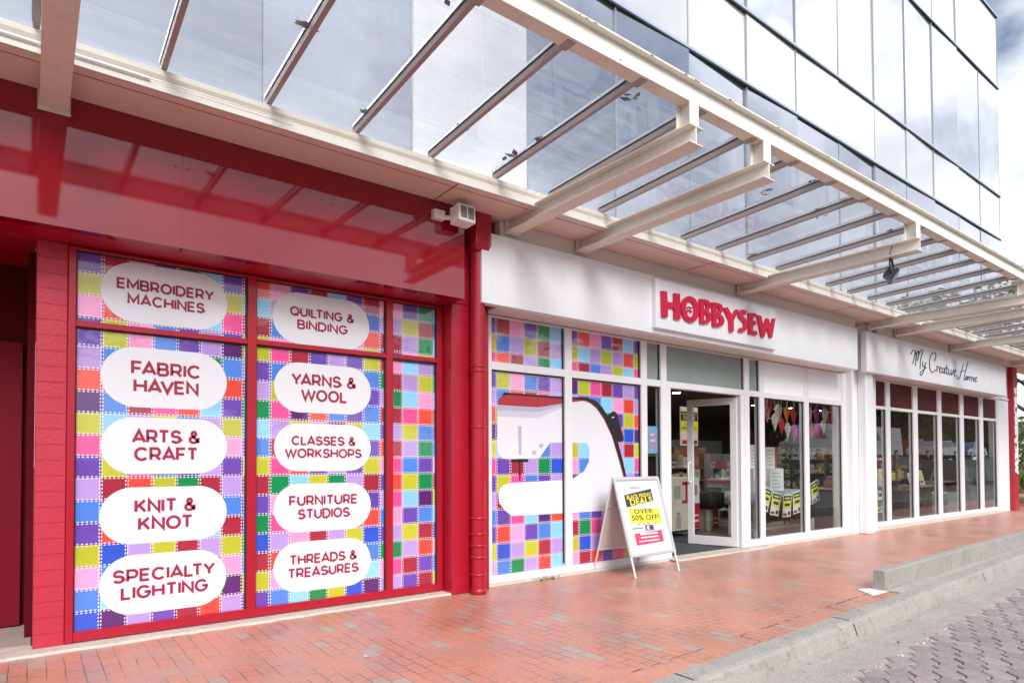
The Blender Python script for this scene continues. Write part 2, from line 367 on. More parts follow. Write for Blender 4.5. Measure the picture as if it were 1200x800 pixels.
m_patch = attr_mat('patchwork_vinyl', .22, stitch=True)
m_paver = attr_mat('road_paver', .85, bump=True, jitter=.25)
m_col = attr_mat('coloured_goods', .6, jitter=.12)

def brick_paving():
    m = bpy.data.materials.new('clay_brick_paving'); m.use_nodes = True
    t = m.node_tree; n = t.nodes; l = t.links; b = n['Principled BSDF']
    co = n.new('ShaderNodeTexCoord'); ma = n.new('ShaderNodeMapping'); ma.inputs['Rotation'].default_value = (0, 0, R(90)); l.new(co.outputs['Object'], ma.inputs[0])
    dn = n.new('ShaderNodeTexNoise'); dn.inputs['Scale'].default_value = 5; l.new(co.outputs['Object'], dn.inputs['Vector'])
    sc = n.new('ShaderNodeVectorMath'); sc.operation = 'SCALE'; sc.inputs['Scale'].default_value = .012; l.new(dn.outputs['Color'], sc.inputs[0])
    ad = n.new('ShaderNodeVectorMath'); ad.operation = 'ADD'; l.new(ma.outputs[0], ad.inputs[0]); l.new(sc.outputs[0], ad.inputs[1])
    def br(c1, c2, mo):
        k = n.new('ShaderNodeTexBrick'); k.offset = .5; k.offset_frequency = 2
        k.inputs['Color1'].default_value = c1; k.inputs['Color2'].default_value = c2; k.inputs['Mortar'].default_value = mo
        k.inputs['Scale'].default_value = 1; k.inputs['Mortar Size'].default_value = .0034; k.inputs['Mortar Smooth'].default_value = .25; k.inputs['Bias'].default_value = 0
        k.inputs['Brick Width'].default_value = .205; k.inputs['Row Height'].default_value = .1; l.new(ad.outputs[0], k.inputs['Vector']); return k
    b1 = br((0, 0, 0, 1), (1, 1, 1, 1), (.5, .5, .5, 1))      # one random value per brick
    rp = n.new('ShaderNodeValToRGB'); e = rp.color_ramp.elements
    e[0].position = 0; e[0].color = (.40, .32, .28, 1); e[1].position = 1; e[1].color = (.55, .22, .14, 1)
    for p, c in ((.06, (.42, .30, .25, 1)), (.14, (.46, .235, .185, 1)), (.4, (.51, .222, .165, 1)), (.75, (.54, .23, .165, 1))):
        q = e.new(p); q.color = c
    l.new(b1.outputs['Color'], rp.inputs['Fac'])
    big = n.new('ShaderNodeTexNoise'); big.inputs['Scale'].default_value = 1.1; big.inputs['Detail'].default_value = 5; l.new(co.outputs['Object'], big.inputs['Vector'])
    sm = n.new('ShaderNodeTexNoise'); sm.inputs['Scale'].default_value = 38; sm.inputs['Detail'].default_value = 6; l.new(co.outputs['Object'], sm.inputs['Vector'])
    mr = n.new('ShaderNodeMapRange'); mr.inputs['To Min'].default_value = .72; mr.inputs['To Max'].default_value = 1.25; l.new(sm.outputs['Fac'], mr.inputs['Value'])
    mb_ = n.new('ShaderNodeMapRange'); mb_.inputs['From Min'].default_value = .3; mb_.inputs['From Max'].default_value = .7; mb_.inputs['To Min'].default_value = .85; mb_.inputs['To Max'].default_value = 1.12; l.new(big.outputs['Fac'], mb_.inputs['Value'])
    mu = n.new('ShaderNodeMath'); mu.operation = 'MULTIPLY'; l.new(mr.outputs[0], mu.inputs[0]); l.new(mb_.outputs[0], mu.inputs[1])
    v = n.new('ShaderNodeVectorMath'); v.operation = 'SCALE'; l.new(rp.outputs['Color'], v.inputs[0]); l.new(mu.outputs[0], v.inputs['Scale'])
    # joints: mostly pale sand, some dark
    jn = n.new('ShaderNodeTexNoise'); jn.inputs['Scale'].default_value = 2.2; l.new(co.outputs['Object'], jn.inputs['Vector'])
    jc = n.new('ShaderNodeValToRGB'); jc.color_ramp.elements[0].position = .42; jc.color_ramp.elements[0].color = (.15, .09, .07, 1); jc.color_ramp.elements[1].position = .62; jc.color_ramp.elements[1].color = (.42, .27, .22, 1)
    l.new(jn.outputs['Fac'], jc.inputs['Fac'])
    mi = n.new('ShaderNodeMix'); mi.data_type = 'RGBA'; l.new(b1.outputs['Fac'], mi.inputs['Factor']); l.new(v.outputs[0], mi.inputs['A']); l.new(jc.outputs['Color'], mi.inputs['B'])
    l.new(mi.outputs['Result'], b.inputs['Base Color'])
    rr = n.new('ShaderNodeMapRange'); rr.inputs['To Min'].default_value = .20; rr.inputs['To Max'].default_value = .50; l.new(big.outputs['Fac'], rr.inputs['Value']); l.new(rr.outputs[0], b.inputs['Roughness'])
    h = n.new('ShaderNodeMath'); h.operation = 'MULTIPLY_ADD'; h.inputs[1].default_value = -1.0; l.new(b1.outputs['Fac'], h.inputs[0])
    h2 = n.new('ShaderNodeMath'); h2.operation = 'MULTIPLY_ADD'; h2.inputs[1].default_value = .35; l.new(b1.outputs['Color'], h2.inputs[0]); l.new(sm.outputs['Fac'], h2.inputs[2])
    l.new(h2.outputs[0], h.inputs[2])
    bp = n.new('ShaderNodeBump'); bp.inputs['Strength'].default_value = .55; bp.inputs['Distance'].default_value = .008; l.new(h.outputs[0], bp.inputs['Height']); l.new(bp.outputs[0], b.inputs['Normal'])
    return m
m_brick = brick_paving()

def painted_brick():
    m = pm('red_painted_brick', (.47, .02, .05), .5, .1, 3, bump=.18, bscale=45, dirt=.15, dirtcol=(.3, .03, .05))
    t = m.node_tree; n = t.nodes; l = t.links; b = n['Principled BSDF']; old = b.inputs['Normal'].links[0].from_node
    co = n.new('ShaderNodeTexCoord'); ma = n.new('ShaderNodeMapping'); ma.inputs['Rotation'].default_value = (R(90), 0, 0); l.new(co.outputs['Object'], ma.inputs[0])
    k = n.new('ShaderNodeTexBrick'); k.inputs['Scale'].default_value = 1; k.inputs['Brick Width'].default_value = 80; k.inputs['Row Height'].default_value = .115; k.inputs['Mortar Size'].default_value = .004; k.inputs['Mortar Smooth'].default_value = .4
    l.new(ma.outputs[0], k.inputs['Vector'])
    iv = n.new('ShaderNodeMath'); iv.operation = 'SUBTRACT'; iv.inputs[0].default_value = 1; l.new(k.outputs['Fac'], iv.inputs[1])
    bp = n.new('ShaderNodeBump'); bp.inputs['Strength'].default_value = .9; bp.inputs['Distance'].default_value = .012
    l.new(iv.outputs[0], bp.inputs['Height']); l.new(old.outputs[0], bp.inputs['Normal']); l.new(bp.outputs[0], b.inputs['Normal'])
    return m
m_pbrick = painted_brick()

# ------------------------------------------------------------------ ground
def kerbY(x): return -3.17+.055*(x-3)     # back edge of the kerb
XS = [-12, -4, 0, 2, 4, 6, 7.1, 9, 12, 16, 22, 30, 45]
g = MB(); g.poly([(-400, -400, -.42), (400, -400, -.42), (400, 400, -.42), (-400, 400, -.42)])
struct('ground', g, pm('ground_grass', (.09, .11, .05), .9, .4, .15))
p = MB()
for a, b in zip(XS[:-1], XS[1:]):
    p.poly([(a, kerbY(a), 0), (b, kerbY(b), 0), (b, 9 if a >= 22 else .06, 0), (a, 9 if a >= 22 else .06, 0)])
struct('pavement', p, m_brick)
# kerb: rounded section swept along the street
def sweep(mb, prof, xs, yf, mat=0):
    for a, b in zip(xs[:-1], xs[1:]):
        for (y0, z0), (y1, z1) in zip(prof[:-1], prof[1:]):
            mb.poly([(a, yf(a)+y0, z0), (a, yf(a)+y1, z1), (b, yf(b)+y1, z1), (b, yf(b)+y0, z0)][::-1], mat, smooth=True)
kp = [(0.01, -.05), (0.0, .006), (-.13, .004), (-.155, -.003), (-.175, -.02), (-.207, -.11), (-.218, -.155)]
xs = [-12+.5*i for i in range(115)]
kb = MB(); sweep(kb, kp, xs, kerbY); ko = struct('kerb', kb, m_conc)
gp = [(-.2, -.145), (-.30, -.158), (-.42, -.150), (-.55, -.130), (-.60, -.124), (-.605, -.17)]
gt = MB(); sweep(gt, gp[:2], xs, kerbY, 1); sweep(gt, gp[1:], xs, kerbY, 0); struct('gutter_channel', gt, [m_conc2, pm('gutter_dirt', (.33, .305, .285), .9, .3, 3, bump=.6, bscale=40, dirt=.8, dirtcol=(.10, .085, .07))])
# dark joints across kerb and channel
jt = MB()
for x in (-.8, 3.28, 5.55, 9.3, 13.4):
    y = kerbY(x)
    jt.poly([(x, y, .009), (x, y-.13, .007), (x+.012, y-.13, .007), (x+.012, y, .009)][::1])
    jt.poly([(x, y-.13, .007), (x, y-.178, -.02), (x, y-.21, -.11), (x+.012, y-.21, -.11), (x+.012, y-.178, -.02), (x+.012, y-.13, .007)])
tag(jt.build('kerb_joints', m_rubber), kind='structure')
# road: interlocking concrete pavers on a dark bed
rd = MB()
for a, b in zip(XS[:-1], XS[1:]):
    rd.poly([(a, -11, -.135), (b, -11, -.135), (b, kerbY(b)-.56, -.135), (a, kerbY(a)-.56, -.135)])
struct('road', rd, pm('joint_sand', (.11, .095, .09), .95, .3, 6))
pv = MB(); rnd = random.Random(3)
ang = R(-40); ux = Vector((math.cos(ang), math.sin(ang), 0)); uy = Vector((-math.sin(ang), math.cos(ang), 0)); org = Vector((3.5, -4, 0))
P_, HA, HB, ZG = .168, .162, .138, .045
def zig(k): return ZG/2 if k % 2 == 0 else -ZG/2
def pvcol():
    base = rnd.choice([(.245, .212, .22), (.26, .226, .232), (.27, .228, .228), (.235, .206, .216), (.265, .228, .234)]); k = rnd.uniform(.92, 1.14)
    return tuple(c*k for c in base)
def tile(pts):
    c = sum((Vector((a, b, 0)) for a, b in pts), Vector())/len(pts)
    w3 = [org+ux*a+uy*b for a, b in pts]; c3 = org+ux*c.x+uy*c.y
    if not (2.5 < c3.x < 16 and -7.2 < c3.y < kerbY(c3.x)-.65): return
    inn = [c3+(q-c3)*(1-.0055/max(.02, (q-c3).length)) for q in w3]; ins = [c3+(q-c3)*(1-.012/max(.03, (q-c3).length)) for q in w3]
    zt = -.119+rnd.uniform(-.003, .003); col = pvcol(); tl = Vector((0, 0, zt)); t2 = Vector((0, 0, zt-.008))
    pv.poly([q+tl for q in ins], col=col)
    k = len(ins)
    for i in range(k): pv.poly([inn[i]+t2, inn[(i+1) % k]+t2, ins[(i+1) % k]+tl, ins[i]+tl], col=col)
    for i in range(k): pv.poly([inn[i]+Vector((0, 0, -.14)), inn[(i+1) % k]+Vector((0, 0, -.14)), inn[(i+1) % k]+t2, inn[i]+t2], col=col)
H2 = P_/2
for r in range(-28, 14):
    y0 = r*(HA+HB)
    for c in range(-30, 70):
        x0 = c*P_
        # octagon course: narrow necks at the cell borders
        tile([(x0+.003, y0+.02), (x0+H2*.55, y0-.02), (x0+H2*1.45, y0-.02), (x0+P_-.003, y0+.02), (x0+P_-.003, y0+HA-.02), (x0+H2*1.45, y0+HA+.02), (x0+H2*.55, y0+HA+.02), (x0+.003, y0+HA-.02)])
        # wavy course between
        xs0 = x0+H2
        tile([(xs0-.003, y0+HA+.02), (xs0+H2*.45, y0+HA+.02), (xs0+H2, y0+HA-.02), (xs0+H2*1.55, y0+HA+.02), (xs0+P_-.003, y0+HA+.02), (xs0+P_+.003, y0+HA+HB-.02), (xs0+H2*1.55, y0+HA+HB-.02), (xs0+H2, y0+HA+HB+.02), (xs0+H2*.45, y0+HA+HB-.02), (xs0+.003, y0+HA+HB-.02)])
tag(pv.build('road_paving', m_paver), kind='structure')
# loose grit and broken mortar along the channel edge
mo = MB()
for a, b in zip(XS[:-1], XS[1:]): mo.poly([(a, kerbY(a)-.80, -.127), (b, kerbY(b)-.80, -.127), (b, kerbY(b)-.595, -.127), (a, kerbY(a)-.595, -.127)])
tag(mo.build('channel_mortar', pm('channel_mortar', (.34, .31, .28), .9, .3, 5, bump=.6, bscale=30, dirt=.6, dirtcol=(.12, .1, .09))), kind='structure')
gr = MB()
for i in range(160):
    x = rnd.uniform(3.2, 9); y = kerbY(x)-.60-abs(rnd.gauss(0, .03)); s = rnd.uniform(.003, .010)
    M = Matrix.Translation((x, y, -.128+s*.4)) @ Euler((rnd.random()*3, rnd.random()*3, rnd.random()*3)).to_matrix().to_4x4()
    gr.box(-s, s, -s*.7, s*.7, -s*.5, s*.5, M=M, col=rnd.choice([(.5, .48, .44), (.62, .6, .57), (.35, .32, .28), (.42, .36, .28)]))
tag(gr.build('grit', m_col), kind='stuff', label='loose grit and broken mortar along the gutter edge', cat='grit')
hj = MB(); rj = random.Random(14)
for i in range(150):
    x = 1.6+i*.1
    if rj.random() < .30: continue
    w_ = rj.uniform(.003, .009); y = kerbY(x)+.205+rj.uniform(-.006, .006); y2 = kerbY(x+.1)+.205+rj.uniform(-.006, .006)
    if x > 7: continue
    hj.poly([(x, y-w_/2, .004), (x+.1, y2-w_/2, .004), (x+.1, y2+w_/2, .004), (x, y+w_/2, .004)])
    if rj.random() < .25: hj.poly([(x, y, .0042), (x+.006, y, .0042), (x+.008, y+rj.choice((-.19, .2)), .0042), (x+.003, y+rj.choice((-.19, .2)), .0042)][::1])
tag(hj.build('paving_crack', pm('crack_dark', (.045, .03, .022), .95, .4, 20)), kind='structure')
WE = MB(); rj = random.Random(2)
for i in range(46):
    c = Vector((4.78+rj.gauss(0, .09), -.13+rj.gauss(0, .02), .0)); a = rj.uniform(0, 6.28); l_ = rj.uniform(.02, .06); d = Vector((math.cos(a), math.sin(a), 0)); e = Vector((-d.y, d.x, 0))*.004
    p1 = c+d*l_*.5+Vector((0, 0, l_*.7)); WE.poly([c-e, c+e, p1+e*.8, p1-e*.8]); WE.poly([p1-e*.8, p1+e*.8, c+d*l_*1.1+Vector((0, 0, l_*.6))])
tag(WE.build('weed', pm('weed_green', (.20, .22, .06), .6, .3, 20)), 'small yellow green weed growing at the foot of the white window ledge', 'weed')
for (x, y, c, nm) in ((1.87, -1.62, (.75, .74, .74), 'crumpled white scrap of paper lying on the brick pavement'), (5.65, -3.52, (.06, .05, .04), 'dark curled leaf lying in the concrete gutter channel')):
    z0 = .0 if y > -3 else -.135; b = MB(); 
    for k in range(5):
        q = [Vector((x+rj.uniform(-.025, .025), y+rj.uniform(-.02, .02), z0+rj.uniform(.003, .022))) for _ in range(3)]; b.poly(q, col=c); b.poly([v+Vector((0, 0, .0015)) for v in q][::-1], col=c)
    tag(b.build('litter', m_col), nm, 'litter')
# concrete ledge in front of the shopfronts
lg = MB(); rnd2 = random.Random(5)
def ledge(x0, x1, y0, y1, z):
    n_ = int((x1-x0)/.12); xs_ = [x0+(x1-x0)*i/n_ for i in range(n_+1)]; ys_ = [y0+rnd2.uniform(-.012, .012) for _ in xs_]
    for i in range(n_):
        lg.poly([(xs_[i], ys_[i], z), (xs_[i+1], ys_[i+1], z), (xs_[i+1], y1, z), (xs_[i], y1, z)])
        lg.poly([(xs_[i], ys_[i]-.012, 0), (xs_[i+1], ys_[i+1]-.012, 0), (xs_[i+1], ys_[i+1], z), (xs_[i], ys_[i], z)])
ledge(-1.5, 3.45, -.17, .1, .018); ledge(3.93, 7.0, -.075, .1, .022); ledge(7.0, 9.4, -.19, .1, .016); ledge(9.4, 12.2, -.11, .1, .02); ledge(13.15, 20.6, -.12, .1, .05)
struct('shop_ledge', lg, m_ledge)
# recess floor at the left
rf = MB(); rf.box(-2.2, .01, .1, 1.2, -.05, .03); struct('recess_floor', rf, pm('recess_concrete', (.36, .30, .26), .8, .2, 4, bump=.4, dirt=.5))

# ------------------------------------------------------------------ red shopfront
PAL = {k: s2l(v) for k, v in dict(P=(108, 72, 176), V=(88, 34, 112), L=(182, 152, 222), B=(78, 132, 222), D=(44, 84, 205), S=(140, 206, 246),
       G=(18, 138, 80), Y=(188, 190, 48), K=(242, 158, 208), H=(238, 82, 152), R=(230, 76, 62), M=(165, 40, 62)).items()}
RF = empty('shopfront', (1.7, 0, 0), 'glossy dark red shopfront with brick pier and patchwork windows', 'shopfront')
fp = MB(); fp.box(-3, .9065, -.4, -.30, 3.0, 3.92); fp.box(.9095, 3.475, -.4, -.30, 3.0, 3.92); fp.box(.90, .915, -.396, -.31, 3.0, 3.92, 1)
fp.box(-3, 3.475, -.30, .2, 3.0, 3.06, 1)
fp.box(-3, 3.46, .0, .2, 2.985, 3.0, 1); fp.box(-3, .01, .2, 1.1, 2.99, 3.06, 1)
for x in (-1.6, .86, .95, 2.1, 3.4):
    for z in (3.62,): fp.lathe([(0, -.404), (.008, -.403), (.009, -.4)], (x, 0, z), 8, 1, 'Y')
fp.build('fascia_panel', [m_redpanel, m_red], RF)
bp_ = MB(); bp_.box(.02, .209, -.02, .35, .0, 3.0); bp_.build('brick_pier', m_pbrick, RF, .006)
rw = MB(); rw.box(-.03, .019, .35, 1.0, .03, 3.0); rw.box(-2.2, .0, .86, 1.0, .03, 3.0); rw.box(-2.2, -1.9, 0, .86, 0, 3.0); rw.build('recess_wall', pm('recess_shaded_brick', (.085, .002, .006), .8, .15, 6, bump=.4, bscale=30, spec=.15), RF)  # wall red darkened in colour to stand in for shade deep in the recess
dr = MB(); dr.box(-1.3, -.06, .80, .855, .04, 2.35); dr.box(-1.3, -1.24, .785, .80, .04, 2.35); dr.build('door', m_reddoor, RF, .004)
wf = MB()
def frame_bars(mb, xsegs, zsegs, y0, y1, mat=0):
    for a, b, z0, z1 in xsegs: mb.box(a, b, y0, y1, z0, z1, mat)
    for a, b, z0, z1 in zsegs: mb.box(a, b, y0+.002, y1-.002, z0, z1, mat)
frame_bars(wf, [(.211, .26, .02, 2.985), (1.49, 1.565, .025, 2.985), (2.8, 2.872, .025, 2.985), (3.38, 3.44, .02, 2.985)],
           [(.26, 3.38, .025, .1), (.26, 1.49, 2.385, 2.43), (1.565, 2.8, 2.39, 2.435), (2.872, 3.38, 2.395, 2.44), (.26, 1.49, 2.965, 2.985), (1.565, 3.38, 2.965, 2.985)], -.03, .06)
wf.build('window_frame', m_red, RF, .004)
# black rubber beads
for a, b in ((.26, 1.49), (1.565, 2.8), (2.872, 3.38)):
    for z0, z1 in ((.1, 2.385), (2.44, 2.965)):
        bd = MB(); bd.box(a, a+.008, -.005, .01, z0, z1); bd.box(b-.012, b, -.005, .01, z0, z1); bd.box(a+.008, b-.012, -.005, .01, z1-.010, z1)
        bd.build('rubber_bead', m_rubber, RF)

def patches(name, x0, x1, z0, z1, xl, zl, rows, parent, y=.012, label=None):
    """patchwork vinyl on one pane: xl / zl are cell border lines, rows from the top; '.' picks a colour"""
    rr = random.Random(name+str(x0)+str(z0)); mb = MB(); keys = list(PAL)
    for j in range(len(zl)-1):
        zt, zb = zl[j], zl[j+1]; row = rows[j] if j < len(rows) else ''
        for i in range(len(xl)-1):
            ch = row[i] if i < len(row) and row[i] in PAL else rr.choice('PLBSYKHMRLYG')
            a, b = max(xl[i], x0), min(xl[i+1], x1); c, d = max(zb, z0), min(zt, z1)
            if b-a < .003 or d-c < .003: continue
            fu = lambda x: (x-xl[i])/(xl[i+1]-xl[i]); fv = lambda z: (z-zb)/(zt-zb)
            k = rr.uniform(.93, 1.06)
            mb.poly([(a, y, c), (b, y, c), (b, y, d), (a, y, d)], 0, [(fu(a), fv(c)), (fu(b), fv(c)), (fu(b), fv(d)), (fu(a), fv(d))], tuple(q*k for q in PAL[ch]))
    mb.box(x0, x1, y+.002, y+.014, z0, z1, 1)
    o = mb.build(name, [m_patch, m_steelgrey], parent)
    if label: o['label'] = label
    return o
def lines(a, step, n): return [a+step*i for i in range(n)]
xA = [.256, .43, .603, .777, .95, 1.122, 1.292, 1.462, 1.632]
zlow = [2.42, 2.253, 2.078, 1.91, 1.742, 1.578, 1.412, 1.248, 1.075, .905, .738, .572, .403, .235, .07]
ztop = [2.985, 2.81, 2.643, 2.472, 2.30]
A_top = ['PMKPGSPM', 'YPGHLBYS', 'KRMKDSHM', 'PYKBPLPY']
A_low = ['PYKBPLVY', 'LBPHYGBL', 'RLKSPMRP', 'VBMHRSPG', 'YSLYBLYB', 'HGPKSRKP', 'PYHBPLPY', 'LMRYGMLM', 'BPLKHSBP', 'PRYLBSMP', 'YDLYMLYG', 'KBHGSPKB', 'BSPMLYVY', 'DVLPMRLP']
def window(x0, x1, z0, z1, xl, zl, rows, parent, label): return patches('window', x0, x1, z0, z1, xl, zl, rows, parent, label=label)
W_At = window(.26, 1.49, 2.43, 2.965, xA, ztop, A_top, RF, 'patchwork window pane with the EMBROIDERY MACHINES oval')
W_Al = window(.26, 1.49, .1, 2.385, xA, zlow, A_low, RF, 'tall patchwork window pane from FABRIC HAVEN to SPECIALTY LIGHTING')
xB = [1.51, 1.693, 1.867, 2.043, 2.218, 2.395, 2.572, 2.748, 2.92]
B_top = ['RKPMSPMK', 'SLHYKLDL', 'MBPYSHRM', 'YKLYLKYP']
B_low = ['YHMPLPYM', 'PBSKYLBG', 'LYPMHSPL', 'GHVRBPBM', 'SLYLMYSP', 'BMHPGKPR', 'YHRPLPYK', 'MGSYGLMP', 'PKBLYHPL', 'GHPSKPRB', 'DLKMLYDP', 'MRYPSLBG', 'YKPHGBSK', 'PBSGYDVL']
W_Bt = window(1.565, 2.8, 2.435, 2.965, xB, ztop, B_top, RF, 'patchwork window pane with the QUILTING & BINDING oval')
W_Bl = window(1.565, 2.8, .1, 2.39, xB, zlow, B_low, RF, 'tall patchwork window pane from YARNS & WOOL to THREADS & TREASURES')
xC = [2.82, 2.992, 3.172, 3.345, 3.52]
C_top = ['KPGS', 'LYMB', 'MLGS', 'PKYL']
C_low = ['KSLV', 'MLYG', 'GSKL', 'MHRM', 'LYBP', 'MLGB', 'HBPK', 'RYGM', 'HSVY', 'KPBS', 'LYMP', 'GLRK', 'HMPB', 'LPMY']
window(2.872, 3.38, 2.44, 2.965, xC, ztop, C_top, RF, 'small patchwork pane beside the red pillar')
window(2.872, 3.38, .1, 2.395, xC, zlow, C_low, RF, 'narrow tall patchwork pane beside the red pillar')
def pill(xc, zc, w_, h_, rows, parent, label):
    """white oval with two lines of maroon capitals: rows = (text, width, cap height)"""
    mb = MB(); y = .0105; r = h_/2; pts = []
    for k in range(25): a = -math.pi/2+math.pi*k/24; pts.append((xc+w_/2-r+math.cos(a)*r, y, zc+math.sin(a)*r))
    for k in range(25): a = math.pi/2+math.pi*k/24; pts.append((xc-w_/2+r+math.cos(a)*r, y, zc+math.sin(a)*r))
    mb.poly(pts, 0)
    (t1, w1, c1), (t2, w2, c2) = rows; gap = .028
    put_caps(mb, t1, (xc, y-.0012, zc+gap*.5+.004), X_, Z_, w1, c1, 1)
    put_caps(mb, t2, (xc, y-.0012, zc-gap*.5-c2+.004), X_, Z_, w2, c2, 1)
    o = mb.build('oval_sticker', [m_pill, m_txt], parent); o['label'] = label
    return o
pill(.873, 2.705, .915, .47, [('EMBROIDERY', .70, .088), ('MACHINES', .555, .088)], W_At, 'white oval reading EMBROIDERY MACHINES')
pill(.875, 2.037, .91, .475, [('FABRIC', .50, .112), ('HAVEN', .465, .112)], W_Al, 'white oval reading FABRIC HAVEN')
pill(.879, 1.495, .912, .45, [('ARTS &', .49, .112), ('CRAFT', .455, .112)], W_Al, 'white oval reading ARTS & CRAFT')
pill(.877, .944, .916, .445, [('KNIT &', .44, .112), ('KNOT', .39, .112)], W_Al, 'white oval reading KNIT & KNOT')
pill(.879, .405, .912, .465, [('SPECIALTY', .73, .105), ('LIGHTING', .62, .105)], W_Al, 'white oval reading SPECIALTY LIGHTING')
pill(2.17, 2.675, .925, .47, [('QUILTING &', .61, .088), ('BINDING', .48, .088)], W_Bt, 'white oval reading QUILTING & BINDING')
pill(2.187, 2.043, .926, .455, [('YARNS &', .62, .112), ('WOOL', .44, .112)], W_Bl, 'white oval reading YARNS & WOOL')
pill(2.188, 1.497, .924, .438, [('CLASSES &', .61, .088), ('WORKSHOPS', .73, .088)], W_Bl, 'white oval reading CLASSES & WORKSHOPS')
pill(2.188, .945, .926, .442, [('FURNITURE', .65, .095), ('STUDIOS', .49, .095)], W_Bl, 'white oval reading FURNITURE STUDIOS')
pill(2.188, .413, .926, .452, [('THREADS &', .64, .092), ('TREASURES', .67, .092)], W_Bl, 'white oval reading THREADS & TREASURES')
pl = MB(); pl.box(3.45, 3.915, -.2, .35, 0, 3.0); pl.box(3.478, 3.685, -.2, .35, 3.001, 3.92); pl.build('pillar', m_red, RF, .008)
pc = MB(); pc.box(3.686, 3.95, -.26, .2, 3.745, 3.915); pc.build('wall_infill', m_red, RF)
dp = MB(); dp.tube([(3.705, -.30, 3.9), (3.705, -.30, .03)], .075, 20)
for z in (2.35, 2.30, 1.72, .78, .62, .5, .38, .2): dp.lathe([(.075, -.012), (.084, -.010), (.084, .010), (.075, .012)], (3.705, -.30, z), 20)
dp.lathe([(.07, -.02), (.082, -.015), (.082, .03), (.05, .05)], (3.705, -.30, .02), 20)
dp.build('downpipe', m_red, RF)
rh = MB(); rh.prism([(3.61, -.42, 3.92), (3.61, -.42, 3.60), (3.63, -.40, 3.54), (3.78, -.40, 3.54), (3.80, -.42, 3.60), (3.80, -.42, 3.92)], (0, .22, 0)); rh.build('rainwater_head', m_red, RF, .008)
# ------------------------------------------------------------------ white shopfront
WF = empty('shopfront', (8, 0, 0), 'white shopfront with sewing machine windows and an open glass door', 'shopfront')
wfa = MB(); wfa.box(3.69, 11.87, -.4, -.30, 3.0, 3.74); wfa.box(3.95, 11.87, -.30, .2, 3.0, 3.05, 1); wfa.box(3.95, 12.2, .0, .2, 2.99, 3.0, 1)
wfa.box(3.952, 11.86, -.365, -.02, 3.742, 3.92, 1); wfa.box(3.952, 13.2, -.02, .2, 3.05, 3.92, 1)
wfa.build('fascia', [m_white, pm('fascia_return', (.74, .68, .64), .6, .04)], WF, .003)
wfr = MB()
VB = [(3.95, 4.068, .02, 2.99), (5.155, 5.268, .02, 2.99), (6.522, 6.635, .02, 2.99), (6.92, 7.04, .02, 2.99), (8.905, 9.035, .02, 2.99), (9.325, 9.455, .02, 2.99), (10.70, 10.84, .02, 2.99), (12.03, 12.2, .02, 2.99)]
HB_ = [(4.068, 5.155, .02, .1), (5.268, 6.522, .02, .1), (6.635, 6.92, .02, .1), (9.035, 9.325, .02, .12), (9.455, 10.70, .02, .13), (10.84, 12.03, .02, .135)]
for a, b in ((4.068, 5.155), (5.268, 6.522), (6.635, 6.92), (7.04, 8.905), (9.035, 9.325), (9.455, 10.70), (10.84, 12.03)):
    HB_ += [(a, b, 2.385, 2.475), (a, b, 2.975, 2.99)]
frame_bars(wfr, VB, HB_, -.035, .07)
wfr.box(7.042, 7.13, -.03, .06, .02, 2.385); wfr.box(8.80, 8.903, -.03, .06, .02, 2.385)
wfr.build('window_frame', m_frame, WF, .004)
for a, b in ((4.068, 5.155), (5.268, 6.522), (6.635, 6.92), (9.035, 9.325), (9.455, 10.70), (10.84, 12.03), (7.04, 8.905)):
    if a != 7.04: bd = MB(); bd.box(b-.016, b, -.006, .01, .135, 2.385); bd.box(a, b-.016, -.006, .01, 2.373, 2.385); bd.build('rubber_bead', m_rubber, WF)
    bd = MB(); bd.box(b-.016, b, -.006, .01, 2.475, 2.975); bd.build('rubber_bead', m_rubber, WF)
g1x = [3.965, 4.162, 4.357, 4.558, 4.76, 4.958, 5.165]; g2x = [5.21, 5.41, 5.615, 5.811, 6.012, 6.215, 6.418, 6.62]
gzt = [2.985, 2.797, 2.60, 2.40]; gzl = [2.375, 2.185, 1.99, 1.795, 1.602, 1.408, 1.213, 1.02, .828, .645, .448, .258, .06]
patches('window', 4.068, 5.155, 2.475, 2.975, g1x, gzt, ['PMKPGS', 'YBLYML', 'HRMLGS'], WF, label='upper patchwork pane beside the red pillar')
patches('window', 5.268, 6.522, 2.475, 2.975, g2x, gzt, ['PRKPMSP', 'YSLYLRY', 'HMBLYSH'], WF, label='upper patchwork pane above the sewing machine wheel')
W1 = patches('window', 4.068, 5.155, .1, 2.385, g1x, gzl, ['PYKBPL', 'LBRMHL', 'RYPGLS', 'VPMYGK', 'YSPMBL', 'HPMLGD', 'PYHBPL', 'LMRYGM', 'BPHSVR', 'PRKPBS', 'YDLYML', 'KBGLRS'], WF, label='patchwork pane with the front half of the printed sewing machine')
W2 = patches('window', 5.268, 6.522, .1, 2.385, g2x, gzl, ['VYHMPLP', 'LPBSKRL', 'GHMGPYR', 'RKLBRDV', 'YSPLLMY', 'KBYHYSH', 'PLMGLLP', 'HYSPKBL', 'KBPKRSM', 'MGHLKPS', 'YDLPYLB', 'KMRPHYG'], WF, label='patchwork pane with the wheel half of the printed sewing machine')
def decal(mb, px, layer, mat):
    mb.poly([at(x, y, .011-.001*layer) for x, y in px][::-1], mat)
def disc(mb, cx, cy, r, layer, mat, ry=None):
    decal(mb, [(cx+r*math.cos(a), cy+(ry or r)*math.sin(a)) for a in [2*math.pi*k/14 for k in range(14)]], layer, mat)
XM = 662.5      # photo x inside the mullion where the print is cut in two
sm1 = MB()
decal(sm1, [(583, 474), (583, 526), (584, 531), (588, 536), (594, 537.7), (632, 536.7), (644.5, 518.5), (XM, 518.4), (XM, 472), (631, 476.5)], 0, 0)
